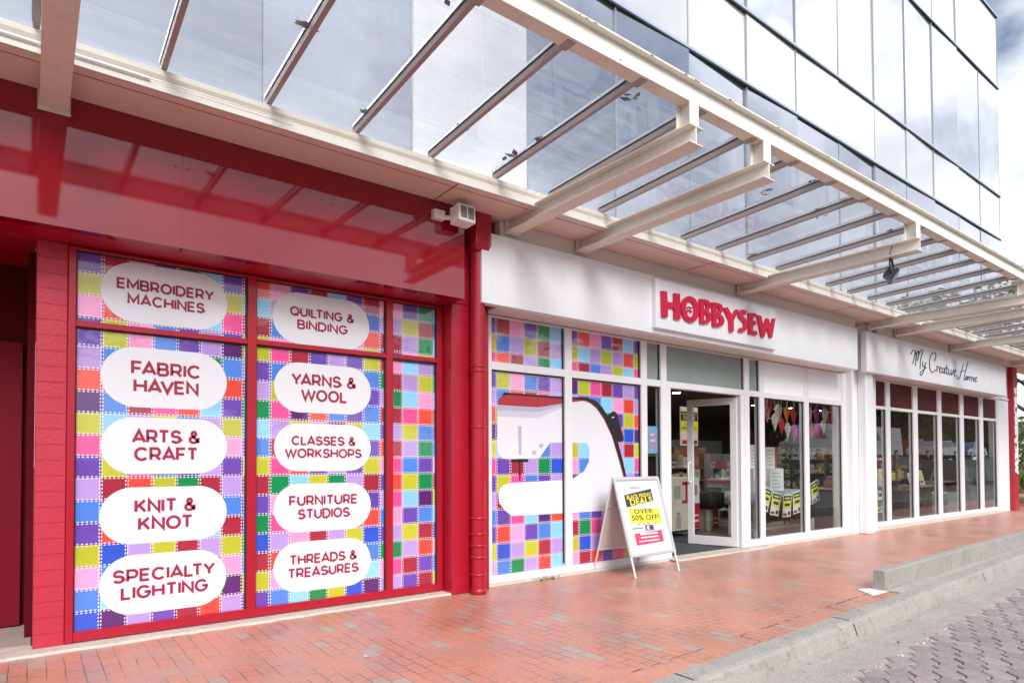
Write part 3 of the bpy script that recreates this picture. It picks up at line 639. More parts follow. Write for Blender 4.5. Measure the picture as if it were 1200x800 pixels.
decal(sm1, [(585, 574), (584, 580), (585, 589), (592, 598), (600, 604.2), (XM, 601), (XM, 562), (600, 565.3), (590, 567.5)], 0, 0)
decal(sm1, [(583, 475), (583, 487.5), (631, 489.5), (XM, 476), (XM, 472), (631, 478)], 1, 1)
decal(sm1, [(583, 475), (583, 480.5), (631, 482.5), (XM, 474), (XM, 472), (631, 477)], 2, 2)
decal(sm1, [(583.3, 474.2), (584.5, 468), (588, 464), (592, 461.8), (XM, 467), (XM, 472), (631, 477)], 3, 3)
decal(sm1, [(588, 463.5), (591, 459.6), (XM, 465), (XM, 467.4), (596, 462.2)], 4, 4)
decal(sm1, [(607, 499), (611.2, 499), (611.2, 533), (608, 533)], 1, 2); disc(sm1, 634, 522, 2.8, 1, 2); disc(sm1, 626, 530, 2.8, 1, 2)
decal(sm1, [(599, 538), (619, 537.5), (619, 541), (599, 541.5)], 1, 4); decal(sm1, [(608, 541), (610, 541), (610, 562.5), (608.6, 562.5)], 1, 4)
mms = [m_pill, m_lav, m_lav2, m_machred, m_blackp]
sm1.build('sewing_machine_print', mms, W1)
sm2 = MB()
decal(sm2, [(XM, 472), (680, 469.2), (690, 470), (700, 478), (708, 490), (717, 510), (726, 540), (734, 570), (739, 594), (715, 597.5), (XM, 601), (XM, 562), (672, 560), (684, 552.5), (690, 541), (691, 527), (688, 518.5), (XM, 518.4)], 0, 0)
decal(sm2, [(XM, 467), (690, 467.5), (697, 470), (684, 469.5), (XM, 472)], 1, 3)
decal(sm2, [(684, 469.7), (692, 470.5), (700, 476.5), (709, 489), (718, 509.5), (727, 539.5), (735, 569.5), (740, 594), (738.6, 594), (733.6, 570), (725.5, 540), (716.5, 510), (707.3, 490.5), (699, 478.5), (691, 472)], 1, 3)
decal(sm2, [(XM, 464.8), (688, 465.8), (698, 469), (706, 477), (713, 489), (722, 509.5), (730, 539.5), (736.5, 569.5), (741.5, 594), (739.6, 594), (734.6, 570), (726.5, 540), (717.5, 510), (708.3, 490.5), (700, 478), (692, 471), (684, 468.3), (XM, 467.4)], 2, 4)
decal(sm2, [(711.5, 489), (714.5, 484.5), (718, 481.8), (721, 482), (723.5, 486), (727, 500), (731, 513.5), (730, 516.5), (725, 518), (723, 513), (719.5, 512.5), (716, 506)], 3, 4)
decal(sm2, [(716.8, 488.6), (720, 488), (720, 489), (717, 489.6)], 4, 0)
sm2.build('sewing_machine_print', mms, W2)

def pane(x0, x1, z0, z1, parent, mat=None, y=.012, name='window', label=None):
    mb = MB(); mb.box(x0, x1, y, y+.008, z0, z1); o = mb.build(name, mat or m_glass, parent)
    if label: o['label'] = label
    return o
pane(6.635, 6.92, .1, 2.385, WF); pane(9.035, 9.325, .12, 2.385, WF); pane(9.455, 10.70, .13, 2.385, WF); pane(10.84, 12.03, .135, 2.385, WF)
for a, b in ((6.635, 6.92), (7.04, 8.905), (9.035, 9.325)): pane(a, b, 2.475, 2.975, WF, m_frost, label='grey frosted transom pane')
for a, b in ((9.455, 10.70), (10.84, 12.03)):
    mb = MB(); mb.box(a, b, -.012, .01, 2.475, 2.975); o = mb.build('transom_panel', m_white, WF); o['label'] = 'solid white transom panel'
# door leaf, opened inwards, hinged at its right jamb
hx, hy = 8.80, .04; ex, ey = 8.60, .74
DA = math.atan2(ey-hy, ex-hx); DL = .80
Dm = Matrix.Translation((hx, hy, 0)) @ Matrix.Rotation(DA, 4, 'Z')
dl = MB()
for a, b, z0, z1 in ((0, .10, .03, 2.36), (DL-.10, DL, .03, 2.36), (.10, DL-.10, .03, .17), (.10, DL-.10, 2.25, 2.36)): dl.box(a, b, -.02, .025, z0, z1, M=Dm)
DR = dl.build('door', m_frame, WF, .003); DR['label'] = 'white framed glass door standing open'
dg = MB(); dg.box(.10, DL-.10, -.004, .004, .17, 2.25, M=Dm); dg.build('door_glass', m_glass, DR)
dh = MB(); dh.tube([Dm@Vector(q) for q in ((DL-.05, .02, 1.34), (DL-.05, .09, 1.34), (DL-.05, .11, 1.32), (DL-.05, .11, 1.05), (DL-.05, .09, 1.03), (DL-.05, .02, 1.03))], .014, 10); 
dh.tube([Dm@Vector(q) for q in ((DL-.05, -.02, 1.34), (DL-.05, -.09, 1.34), (DL-.05, -.11, 1.32), (DL-.05, -.11, 1.05), (DL-.05, -.09, 1.03), (DL-.05, -.02, 1.03))], .016, 10)
dh.build('door_handle', m_white, DR)
pr = MB(); pr.box(12.202, 13.17, -.14, .25, 0, 3.0); pr.box(12.202, 13.17, -.139, .25, 3.001, 3.92); pr.build('pier', m_white, WF, .006)
sp_ = MB(); sp_.box(12.40, 12.70, -.30, -.141, .0, 3.92); sp_.build('downpipe', m_white, WF, .02, 2)
# ------------------------------------------------------------------ second white shopfront
HF = empty('shopfront', (17, 0, 0), 'far white shopfront with maroon transoms under script lettering', 'shopfront')
hf = MB(); hf.box(12.22, 19.9, -.4, -.30, 3.0, 3.74); hf.box(13.172, 19.9, -.30, .2, 3.0, 3.05, 1); hf.box(13.172, 21.4, 0, .2, 2.99, 3.0, 1); hf.box(12.75, 19.88, -.365, -.02, 3.742, 3.92, 1); hf.box(13.202, 21.4, -.02, .2, 3.05, 3.92, 1)
hf.box(19.9, 21.35, -.06, .2, 3.0, 3.045, 0)
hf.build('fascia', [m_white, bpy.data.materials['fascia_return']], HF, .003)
hfr = MB(); HX = [(13.2, 13.88), (14.06, 15.19), (15.41, 16.53), (16.73, 17.88), (18.1, 19.2), (19.43, 20.45)]
vb = [(13.172, 13.2, .02, 2.99)]+[(HX[i][1], HX[i+1][0], .14, 2.99) for i in range(5)]+[(20.45, 20.6, .02, 2.99)]
hb = []
for a, b in HX: hb += [(a, b, .05, .14), (a, b, 2.40, 2.46), (a, b, 2.965, 2.99)]
for i in range(5): hb.append((HX[i][1], HX[i+1][0], .05, .14))
frame_bars(hfr, vb, hb, -.035, .07); hfr.build('window_frame', m_frame, HF, .004)
m_maroon = pm('maroon_blind', (.075, .010, .012), .5, .1, 2, spec=.25)
for i, (a, b) in enumerate(HX):
    pane(a, b, .14, 2.40, HF)
    mb = MB(); mb.box(a, b, .0, .02, 2.46, 2.965); o = mb.build('transom_panel', m_maroon, HF); o['label'] = 'dark maroon transom panel'
    bd = MB(); bd.box(b-.02, b, -.006, .01, .14, 2.40); bd.build('rubber_bead', m_rubber, HF)
fr = MB(); fr.box(18.1, 19.2, .03, .034, .14, 1.45); fr.box(19.43, 20.45, .03, .034, .14, 1.45); fr.build('frosted_film', glass('frosted_film_glass', (.6, .66, .68), .3, 2.0, dirt=.5), HF)
ew = MB(); ew.box(20.602, 21.4, -.03, .2, 0, 2.99); ew.box(21.2, 21.4, .2, 9.1, 0, 2.99); ew.build('end_wall', m_white, HF, .004)

# ------------------------------------------------------------------ shop signs
def pxs(pts, ox, oy, s): return [(ox+x/s, oy+y/s) for x, y in pts]
SB = empty('shop_sign', (7.7, -.42, 3.35), 'white sign board with raised red HOBBYSEW letters and a button in the O', 'sign')
sb = MB(); sb.box(6.32, 9.10, -.46, -.402, 3.06, 3.69); sb.build('sign_board', m_white, SB, .004)
LET = {
 'H': ([(145,145),(190,150),(195,238),(250,243),(250,165),(297,170),(303,382),(252,378),(250,288),(197,282),(198,362),(152,360)], []),
 'B': ([(460,212),(500,215),(530,224),(547,245),(548,285),(534,308),(552,335),(557,375),(542,408),(502,419),(465,412)], [[(495,250),(512,252),(521,273),(510,297),(496,302)],[(496,332),(515,335),(527,360),(520,384),(497,390)]]),
 'b': ([(563,240),(610,245),(643,260),(656,292),(648,322),(632,338),(658,362),(668,395),(654,430),(615,443),(570,440)], [[(600,276),(616,280),(622,303),(613,325),(601,329)],[(601,360),(621,364),(631,388),(621,410),(602,414)]]),
 'Y': ([(660,286),(690,280),(730,350),(760,300),(784,302),(742,392),(742,484),(710,482),(706,395)], []),
 'E': ([(865,327),(928,331),(928,361),(901,359),(901,392),(928,395),(926,428),(901,426),(902,474),(936,481),(935,513),(868,499)], []),
 'W': ([(936,344),(970,352),(993,445),(1012,372),(1032,377),(1052,450),(1066,375),(1088,371),(1060,533),(1042,530),(1020,455),(992,531),(973,527)], []),
}
def P3(q, Y): x, y = 755+q[0]/7.06, 320+q[1]/7.06; return at(x, y, Y)
def bridge(outer, holes):
    """one polygon with keyhole cuts to the holes"""
    o = list(outer)
    for h in holes:
        best = min(((a[0]-b[0])**2+(a[1]-b[1])**2, i, j) for i, a in enumerate(o) for j, b in enumerate(h))
        _, i, j = best; hh = h[j:]+h[:j+1]
        area = sum(hh[k][0]*hh[(k+1) % len(hh)][1]-hh[(k+1) % len(hh)][0]*hh[k][1] for k in range(len(hh)))
        ao = sum(o[k][0]*o[(k+1) % len(o)][1]-o[(k+1) % len(o)][0]*o[k][1] for k in range(len(o)))
        if area*ao > 0: hh = hh[::-1]
        o = o[:i+1]+hh+[o[i]]+o[i+1:]
    return o
def letter(mb, outer, holes, tr, off, mat=0):
    from mathutils.geometry import tessellate_polygon
    loops = [[tr(q) for q in outer]]+[[tr(q) for q in h] for h in holes]; off = Vector(off)
    flat = [v for lp in loops for v in lp]
    nf = off.normalized()*-1
    for t in tessellate_polygon([[Vector(v) for v in lp] for lp in loops]):
        q = [flat[i] for i in t]
        if (q[1]-q[0]).cross(q[2]-q[0]).dot(nf) < 0: q = q[::-1]
        mb.poly(q, mat)
    for lp in loops:
        k = len(lp)
        for i in range(k): mb.poly([lp[i], lp[(i+1) % k], lp[(i+1) % k]+off, lp[i]+off], mat)
def ell(cx, cy, rx, ry, n=28, tilt=0.0): return [(cx+rx*math.cos(2*math.pi*k/n), cy+ry*math.sin(2*math.pi*k/n)+tilt*rx*math.cos(2*math.pi*k/n)) for k in range(n)]
def thick_path(pts, w_):
    L_, R_ = [], []
    for i, p_ in enumerate(pts):
        a = Vector(pts[max(0, i-1)]); b = Vector(pts[min(len(pts)-1, i+1)]); d = (b-a).normalized(); nn = Vector((-d.y, d.x))
        ww = w_[i] if isinstance(w_, list) else w_
        q = Vector(p_); L_.append(tuple(q+nn*ww/2)); R_.append(tuple(q-nn*ww/2))
    return L_+R_[::-1]
S_path = [(846,330),(832,318),(812,316),(797,328),(796,348),(810,368),(832,388),(845,412),(843,444),(826,466),(806,472),(790,464)]
Oout = ell(383, 297, 74, 107, 32, .16); Oin = ell(383, 297, 37, 66, 24, .16)
def logo(mb, tr, off, mat=0, dots=True):
    for k in 'HBbYEW': letter(mb, LET[k][0], LET[k][1], tr, off, mat)
    letter(mb, Oout, [Oin], tr, off, mat); letter(mb, thick_path(S_path, 31), [], tr, off, mat)
    if dots:
        for c in ((371, 282), (394, 287), (371, 311), (394, 317)): letter(mb, ell(c[0], c[1], 7, 9, 10), [], tr, off, mat)
lt = MB(); logo(lt, lambda q: P3(q, -.492), (0, .03, 0)); lt.build('lettering', m_logo, SB)
# script lettering on the far fascia
MSE = empty('shop_sign', (15.9, -.41, 3.4), 'thin grey script lettering My Creative Home on the far white fascia', 'sign'); MS = MB(); m_script = pm('script_grey', (.06, .06, .07), .5)
def stroke(pts, w0, closed=False):
    P = [at(1060+x/13.33, 400+y/13.33, -.404) for x, y in pts]
    # smooth with Catmull-Rom
    Q = []
    for i in range(len(P)-1):
        p0, p1, p2, p3 = P[max(0, i-1)], P[i], P[i+1], P[min(len(P)-1, i+2)]
        for k in range(5):
            t = k/5; Q.append(.5*((2*p1)+(-p0+p2)*t+(2*p0-5*p1+4*p2-p3)*t*t+(-p0+3*p1-3*p2+p3)*t**3))
    Q.append(P[-1]); n_ = len(Q)
    for i in range(n_-1):
        d = (Q[i+1]-Q[i]); d.y = 0; d.normalize(); 
        s0 = w0*(.6+.4*abs(d.z)); nn = Vector((-d.z, 0, d.x))*s0/2; e = Vector((0, -.008, 0))
        a, b = Q[i]-d*s0*.2, Q[i+1]+d*s0*.2
        MS.prism([a+nn+e, b+nn+e, b-nn+e, a-nn+e][::-1], (0, .012, 0))
WD = .019
STROKES = ([(120,350),(140,300),(160,200),(165,150),(140,135),(115,160),(100,195)], [(165,150),(180,210),(168,380)], [(172,330),(190,200),(205,150),(218,165),(215,260)], [(200,300),(230,180),(262,135),(285,145),(270,200),(245,320),(242,430)],
           [(285,320),(280,370),(300,395),(320,370),(335,330)], [(328,340),(310,420),(280,500),(255,528),(242,500),(265,460),(310,430),(345,400)],
           [(462,305),(480,270),(490,215),(470,178),(440,180),(405,230),(388,320),(392,410),(415,470),(445,480),(480,440)],
           [(498,380),(510,400),(500,470)], [(502,430),(520,395),(545,400)], [(545,440),(565,430),(570,405),(555,400),(542,440),(555,485),(580,470)], [(618,420),(600,415),(585,450),(590,490),(610,480),(625,420),(622,490),(640,490)], [(655,370),(650,470),(660,510),(678,490)], [(638,415),(680,420)], [(690,430),(690,500),(705,520),(715,500)], [(722,440),(735,525),(765,440)], [(772,490),(795,475),(800,450),(785,445),(770,490),(785,545),(820,525)],
           [(822,560),(838,588),(862,560),(884,480),(905,400),(918,350)], [(990,325),(965,410),(940,510),(928,590),(940,600),(954,570)], [(870,475),(955,452)], [(965,540),(955,580),(968,600),(980,570),(970,540),(965,545)], [(992,545),(990,605)], [(992,575),(1010,548),(1022,555),(1018,610)], [(1020,575),(1040,555),(1052,565),(1048,620)], [(1050,580),(1068,560),(1078,575),(1075,620)], [(1092,600),(1125,575),(1118,555),(1098,580),(1105,630),(1140,615)])
for x0_, x1_ in ((0, 350), (350, 845), (845, 1300)):
    MS = MB()
    for st in STROKES:
        if x0_ <= min(q[0] for q in st) < x1_: stroke(st, WD)
    MS.build('word_lettering', m_script, MSE)
# red pole sign at the far corner
PS = empty('pole_sign', (21.6, 0, 0), 'tall red post at the far corner with white letters running down it', 'sign')
pp = MB(); pp.box(21.42, 21.78, -.14, .12, 0, 3.9); pp.build('post', pm('post_red', (.40, .015, .03), .35, .08), PS, .006)
pt = MB()
def pole_tr(q):   # letters rotated to read downwards
    u = (q[0]-145)/(1088-145); v = (q[1]-(145+(q[0]-145)*.235))/(237-.075*(q[0]-145))
    return Vector((21.745-.29*min(1.05, max(-.05, v)), -.146, 3.35-u*2.35))

for dz_, dy_ in ((.02, -.002), (-.02, -.004)): logo(pt, lambda q: pole_tr(q)+Vector((0, dy_, dz_)), (0, .006, 0), dots=False)
pt.build('lettering', m_white, PS)

# ------------------------------------------------------------------ canopy
CX0, CX1 = -3.2, 24.0
CP = empty('canopy', (8, -1.6, 3.9), 'cream steel and glass canopy projecting over the brick pavement', 'canopy')
sf = MB(); sf.box(CX0, CX1, -.848, .19, 3.922, 4.02); sf.box(CX0, CX1, -.765, -.760, 3.919, 3.922, 1)
for x in (3.12, 7.0, 10.9): sf.box(x, x+.009, -.84, -.41, 3.918, 3.922, 1)
sf.build('soffit', [m_soffit, pm('soffit_gap', (.2, .1, .06), .8)], CP)
gu = MB(); 
gprof = [(-.86, 3.918), (-.875, 3.918), (-.875, 3.958), (-.865, 3.962), (-.862, 4.0), (-.875, 4.03), (-.875, 4.068), (-.80, 4.068), (-.80, 4.0)]
for (y0, z0), (y1, z1) in zip(gprof[:-1], gprof[1:]): gu.poly([(CX0, y0, z0), (CX1, y0, z0), (CX1, y1, z1), (CX0, y1, z1)], 1 if z1 <= 3.96 else 0)
gu.box(CX0, CX1, -.8, .0, 4.021, 4.068)
gu.build('gutter', [m_cream, m_creamw], CP)
cond = MB(); cond.tube([(CX0, -.885, 3.975), (.62, -.885, 3.975)], .012, 8); cond.tube([(.62, -.885, 3.975), (1.6, -.886, 3.985)], .004, 6); cond.build('conduit', m_white, CP)
ob = MB(); YO, ZO = -2.67, 4.15
ob.box(CX0, CX1, YO-.055, YO+.055, ZO, ZO+.013, 0); ob.box(CX0, CX1, YO-.006, YO+.006, ZO+.013, ZO+.185, 1); ob.box(CX0, CX1, YO-.055, YO+.055, ZO+.185, ZO+.2, 0)
rx = random.Random(6)
for x, n_ in ((2.95, 3), (3.55, 2), (4.09, 6), (4.6, 2), (5.3, 2), (6.2, 2), (7.4, 2), (9.0, 2), (11.0, 2)):
    for k in range(n_):
        a = x+rx.uniform(-.12, .12); w_ = rx.uniform(.012, .05); z = ZO+.1865+rx.uniform(0, .012)
        ob.prism([(a, YO-.0565, ZO+.185), (a+w_, YO-.0565, ZO+.1855), (a+w_*.7, YO-.0565, z), (a+w_*.2, YO-.0565, z-.002)], (0, .01, 0), 2)
ob.build('outer_beam', [m_cream, m_creamw, pm('rust', (.16, .05, .02), .9, .4, 40)], CP)
def ibeam(x):
    b = MB(); y0, y1 = -2.765, -.40; z = 3.80; hw = .082
    b.box(x-hw, x+hw, y0, y1, z, z+.012); b.box(x-.006, x+.006, y0+.002, y1, z+.012, z+.138, 1); b.box(x-hw, x+hw, y0, y1, z+.138, z+.15)
    b.box(x-hw-.012, x+hw+.012, y1-.012, y1-.0015, z-.02, z+.119)
    return b.build('cross_beam', [m_cream, m_creamw], CP, .002)
BX = [.105, 4.085, 5.10, 8.27, 12.42, 13.5, 16.3, 20.3]
for x in BX:
    o = ibeam(x)
    h_ = MB(); h_.box(x-.055, x+.055, -2.745, -2.737, 3.951, ZO-.001); h_.box(x-.006, x+.006, -2.737, -2.62, 3.951, ZO-.001); h_.box(x-.055, x+.055, -2.62, -2.612, 3.951, ZO-.001)
    h_.build('hanger', m_creamw, o)
ra = MB(); 
def rz(y): return 4.085+(4.155-4.085)*(y+.85)/(-1.77)
def rafter(x):
    b = MB(); hw = .018
    for z0, z1, mat, h2 in ((0, .045, 0, hw), (.045, .052, 1, hw+.001), (.062, .085, 2, hw+.006)):
        b.raw([(x-h2, -.80, rz(-.80)+z0), (x+h2, -.80, rz(-.80)+z0), (x+h2, -2.63, rz(-2.63)+z0), (x-h2, -2.63, rz(-2.63)+z0), (x-h2, -.80, rz(-.80)+z1), (x+h2, -.80, rz(-.80)+z1), (x+h2, -2.63, rz(-2.63)+z1), (x-h2, -2.63, rz(-2.63)+z1)],
              [(0, 1, 2, 3), (7, 6, 5, 4), (0, 4, 5, 1), (1, 5, 6, 2), (2, 6, 7, 3), (3, 7, 4, 0)], mat)
    b.box(x-.035, x+.035, -2.70, -2.60, rz(-2.65)-.012, rz(-2.65)-.006, 0)
    return b.build('rafter', [m_rafter, m_rubber, m_alu], CP)
RX = [.0+.7115*i for i in range(-4, 34)]
for x in RX: rafter(x)
for a, b in zip(RX[:-1], RX[1:]):
    g = MB(); g.raw([(a+.003, -.80, rz(-.80)+.053), (b-.003, -.80, rz(-.80)+.053), (b-.003, -2.63, rz(-2.63)+.053), (a+.003, -2.63, rz(-2.63)+.053), (a+.003, -.80, rz(-.80)+.060), (b-.003, -.80, rz(-.80)+.060), (b-.003, -2.63, rz(-2.63)+.060), (a+.003, -2.63, rz(-2.63)+.060)],
          [(0, 1, 2, 3), (7, 6, 5, 4), (0, 4, 5, 1), (1, 5, 6, 2), (2, 6, 7, 3), (3, 7, 4, 0)]); g.build('glass_pane', m_canopyglass, CP)
# leaves lying on the glass
lf = MB(); rn = random.Random(12)
for x, y in [(1.42, -1.75), (2.1, -2.5), (2.85, -1.3), (3.3, -2.6), (3.52, -1.15), (3.57, -1.5), (3.75, -2.42), (4.3, -2.0), (4.95, -2.55), (5.72, -2.3), (5.7, -1.9), (6.4, -2.5), (7.1, -2.2), (7.3, -2.1), (7.85, -2.55), (8.5, -2.4), (7.12, -2.48), (6.2, -2.1), (5.6, -1.3), (2.14, -1.05), (4.97, -.95), (7.8, -.95)]:
    for k in range(rn.randint(2, 5)):
        c = Vector((x+rn.uniform(-.06, .06), y+rn.uniform(-.08, .08), rz(y)+.066+rn.uniform(0, .008))); a = rn.uniform(0, 6.28); l_ = rn.uniform(.03, .065); w_ = l_*.45
        d = Vector((math.cos(a), math.sin(a), 0)); e = Vector((-d.y, d.x, 0))
        lf.prism([c-d*l_, c-e*w_, c+d*l_+Vector((0, 0, .006)), c+e*w_], (0, 0, .003))
tag(lf.build('fallen_leaves', pm('dry_leaf', (.10, .07, .045), .8, .3)), 'dry brown leaves lying on top of the canopy glass', 'leaves', kind='stuff')

# ------------------------------------------------------------------ office tower with mirrored curtain wall
TW = empty('office_tower', (10, 0, 4.1), 'glass office block with mirrored panes rising above the canopy', 'building')
def mirror(name, col, rough, metal):
    m = pm(name, col, rough, .02, .4, metal=metal, spec=.5); b = m.node_tree.nodes['Principled BSDF']
    t = m.node_tree; n = t.nodes; l = t.links
    co = n.new('ShaderNodeTexCoord'); nz = n.new('ShaderNodeTexNoise'); nz.inputs['Scale'].default_value = .35; l.new(co.outputs['Object'], nz.inputs['Vector'])
    bp = n.new('ShaderNodeBump'); bp.inputs['Strength'].default_value = .12; bp.inputs['Distance'].default_value = .25; l.new(nz.outputs['Fac'], bp.inputs['Height']); l.new(bp.outputs[0], b.inputs['Normal'])
    return m
m_tg = mirror('tower_glass', (.55, .57, .64), .015, .85); m_tg0 = mirror('tower_glass_dimmed', (.44, .465, .52), .015, .85); m_tw = mirror('tower_spandrel', (.70, .70, .70), .04, .55); m_tg2 = mirror('tower_glass_light', (.63, .65, .71), .015, .8)  # lowest row's glass colour darkened to stand in for dimming through the canopy
TX = [.1+1.507*i-1.507*3 for i in range(19)]; TX = [x for x in TX if x < 22.3]
TZ = [4.07, 7.40, 8.60, 11.60, 13.60]
for j in range(4):
    for i in range(len(TX)-1):
        a, b = TX[i], TX[i+1]; xc = (a+b)/2
        spand = j in (1, 3)
        mat = m_tg0 if j == 0 and not 3 < xc < 4.7 else m_tw if (spand or (j == 0 and 3 < xc < 4.7) or (j == 2 and 12 < xc < 13.7)) else (m_tg2 if (i*7+j) % 3 == 0 else m_tg)
        g = MB(); tl = random.Random(i*13+j).uniform(-.03, .03); y = .02
        g.box(a+.006, b-.006, y, y+.02, TZ[j]+.06, TZ[j+1]-.025)
        o = g.build('glass_pane', mat, TW)
        # each pane sits at its own tiny angle in the grid
        me = o.data
        for v in me.vertices: v.co.y += tl*(v.co.x+10-xc)+(.5*tl)*(v.co.z-(TZ[j]-4.1)-1)*.4
ml = MB()
for x in TX: ml.box(x-.004, x+.004, .012, .08, 4.07, 13.6)
ml.build('mullion', pm('tower_joint', (.36, .37, .42), .4), TW)
for z in TZ[1:]:
    rl = MB(); rl.box(TX[0], TX[-1]+.02, -.012, .1, z-.022, z+.006); rl.build('rail', m_black, TW)
    r2 = MB(); r2.box(TX[0], TX[-1]+.02, -.005, .05, z+.0065, z+.055); r2.build('sill', pm('rail_blue_grey', (.42, .50, .66), .3, .05, metal=.3), TW)
bk = MB(); bk.box(TX[0], TX[-1], .13, 12, 4.07, 13.55); bk.box(TX[-1]+.001, TX[-1]+.02, .1, 12, 4.07, 13.55); bk.build('building_core', m_steelgrey, TW)

# ------------------------------------------------------------------ lights fixed to the building
WLt = empty('wall_light', (3.3, -.45, 3.78), 'white box floodlight with two square windows on the red fascia', 'light')
b = MB(); M_ = Matrix.Translation((3.36, -.56, 3.77)) @ Matrix.Rotation(R(3), 4, 'Z') @ Matrix.Rotation(R(-4), 4, 'X')
b.box(-.10, .10, -.07, .09, -.085, .085, M=M_); b.build('housing', m_white, WLt, .008)
b = MB(); b.box(-.078, -.008, -.074, -.07, -.055, .06, M=M_); b.box(.008, .078, -.074, -.07, -.055, .06, M=M_); b.build('lens', pm('lens_grey', (.22, .2, .16), .25, .2, 40), WLt)
b = MB(); b.box(3.09, 3.21, -.47, -.402, 3.72, 3.81); b.tube([(3.2, -.45, 3.75), (3.30, -.52, 3.74)], .022, 10); b.lathe([(0, -.476), (.012, -.475), (.014, -.47)], (3.15, 0, 3.77), 10, 0, 'Y'); b.build('bracket', m_creamw, WLt, .004)
FL = empty('floodlight', (8.35, -2.42, 3.79), 'small black floodlight hanging under the third canopy beam', 'light')
b = MB(); M_ = Matrix.Translation((8.33, -2.42, 3.61)) @ Matrix.Rotation(R(25), 4, 'Z') @ Matrix.Rotation(R(35), 4, 'X')
b.prism([M_@Vector(q) for q in ((-.12, -.05, -.075), (.12, -.05, -.075), (.12, -.05, .075), (-.12, -.05, .075))], M_.to_3x3()@Vector((0, .05, 0)))
b.prism([M_@Vector(q) for q in ((-.09, 0, -.055), (.09, 0, -.055), (.09, 0, .055), (-.09, 0, .055))], M_.to_3x3()@Vector((0, .05, 0))); 
for k in range(6): b.box(-.09+k*.034, -.082+k*.034, .05, .075, -.05, .05, M=M_)
b.build('housing', m_black, FL, .004)
b = MB(); b.tube([M_@Vector((-.125, 0, 0)), (8.24, -2.44, 3.72), (8.27, -2.43, 3.797)], .009, 6); b.tube([M_@Vector((.125, 0, 0)), (8.42, -2.41, 3.72), (8.33, -2.43, 3.797)], .009, 6); b.tube([(8.25, -2.47, 3.95), (8.2, -2.46, 3.85), (8.3, -2.44, 3.72)], .005, 6); b.build('bracket', m_black, FL)
b = MB(); b.box(-.10, .10, -.054, -.05, -.06, .06, M=M_); b.build('lens', m_alu, FL)

# ------------------------------------------------------------------ A-frame sign
AF = empty('a_frame_sign', (6.0, -.36, 0), 'white A-frame pavement sign with a black, yellow and red sale poster', 'sign')
TOPZ = 1.155; hx0, hx1 = 5.61, 6.435
ft = Vector((0, -.36, TOPZ)); ff_ = Vector((0, -.70, 0)); fb = Vector((0, -.03, 0))
sdn = (ff_-ft).normalized(); SLEN = (ff_-ft).length; nf = Vector((0, sdn.z, -sdn.y));  nf = nf if nf.y < 0 else -nf
def FP(u, s, d=0): return Vector((u, 0, 0))+ft+sdn*s+nf*d      # point on front leaf: u = X, s = down the slope
PB = SLEN-.235
fr = MB()
def slab(mb, u0, u1, s0, s1, d0, d1, mat=0): mb.prism([FP(u0, s1, d1), FP(u1, s1, d1), FP(u1, s0, d1), FP(u0, s0, d1)], -nf*(d1-d0), mat)
slab(fr, hx0, hx0+.035, 0, PB, 0, .028); slab(fr, hx1-.035, hx1, 0, PB, 0, .028); slab(fr, hx0+.035, hx1-.035, 0, .035, .001, .027); slab(fr, hx0+.035, hx1-.035, PB-.035, PB, .001, .027)
fr.build('snap_frame', pm('snap_frame_grey', (.56, .56, .58), .3, .04, metal=.25), AF, .006, 2)
bp2 = MB(); slab(bp2, hx0+.036, hx1-.036, .036, PB-.036, .004, .010); bp2.build('board', pm('poster_white', (.66, .72, .77), .15, .03, 2, coat=.6), AF)
for u in (hx0+.018, hx1-.018):
    lb = MB(); lb.tube([FP(u, PB-.03, .012), FP(u, SLEN, .012)], .0135, 10); lb.build('leg', m_silver, AF)
sdb = (fb-ft).normalized(); SB_ = (fb-ft).length
for u in (hx0+.012, hx1-.012):
    lb = MB(); lb.tube([Vector((u, 0, 0))+ft+sdb*.02, Vector((u, 0, 0))+ft+sdb*SB_], .0135, 10); lb.build('leg', m_silver, AF)
rb = MB()
nb = Vector((0, -sdb.z, sdb.y)); nb = nb if nb.y > 0 else -nb
def BP(u, s, d=0): return Vector((u, 0, 0))+ft+sdb*s+nb*d
rb.prism([BP(hx0+.03, .03, 0), BP(hx1-.03, .03, 0), BP(hx1-.03, PB-.05, 0), BP(hx0+.03, PB-.05, 0)], nb*.006); rb.build('rear_board', pm('rear_board_pinkish', (.55, .47, .46), .2, .06, 3, coat=.5), AF)
for s in (.36, PB-.05): cb = MB(); cb.tube([BP(hx0+.01, s, -.01), BP(hx1-.01, s, -.01)], .009, 8); cb.build('cross_bar', m_silver, AF)
cb = MB(); cb.tube([FP(hx0, 0, 0), FP(hx1, 0, 0)], .016, 10); cb.build('hinge_bar', m_silver, AF)
po = MB(); uvn = Vector((1, 0, 0)); upv = -sdn
def pq(u0, v0, u1, v1, layer, mat, sh=0.0, sk=0.0):     # poster coordinates 0..1 from lower left
    W_ = hx1-hx0-.07; H_ = PB-.07
    def q(u, v): return FP(hx0+.035+u*W_, .035+(1-v)*H_, .0105+.0008*layer)
    po.poly([q(u0, v0), q(u1, v0+sh), q(u1+sk, v1+sh), q(u0+sk, v1)], mat)
def pt_(txt, u, v, wd, ht, layer, mat, sh=0.0, bold=.03):
    W_ = hx1-hx0-.07; H_ = PB-.07
    O = FP(hx0+.035+u*W_, .035+(1-v)*H_, .0105+.0008*layer); U = (uvn*W_+upv*sh*H_).normalized()
    put_text(po, txt, O, U, upv, wd*W_, ht*H_, mat, min(bold, .022))
pq(.13, .63, .80, .80, 1, 0, .075); pq(.15, .41, .88, .62, 1, 1, -.03, .02); pq(.17, .11, .83, .27, 1, 2, .02)
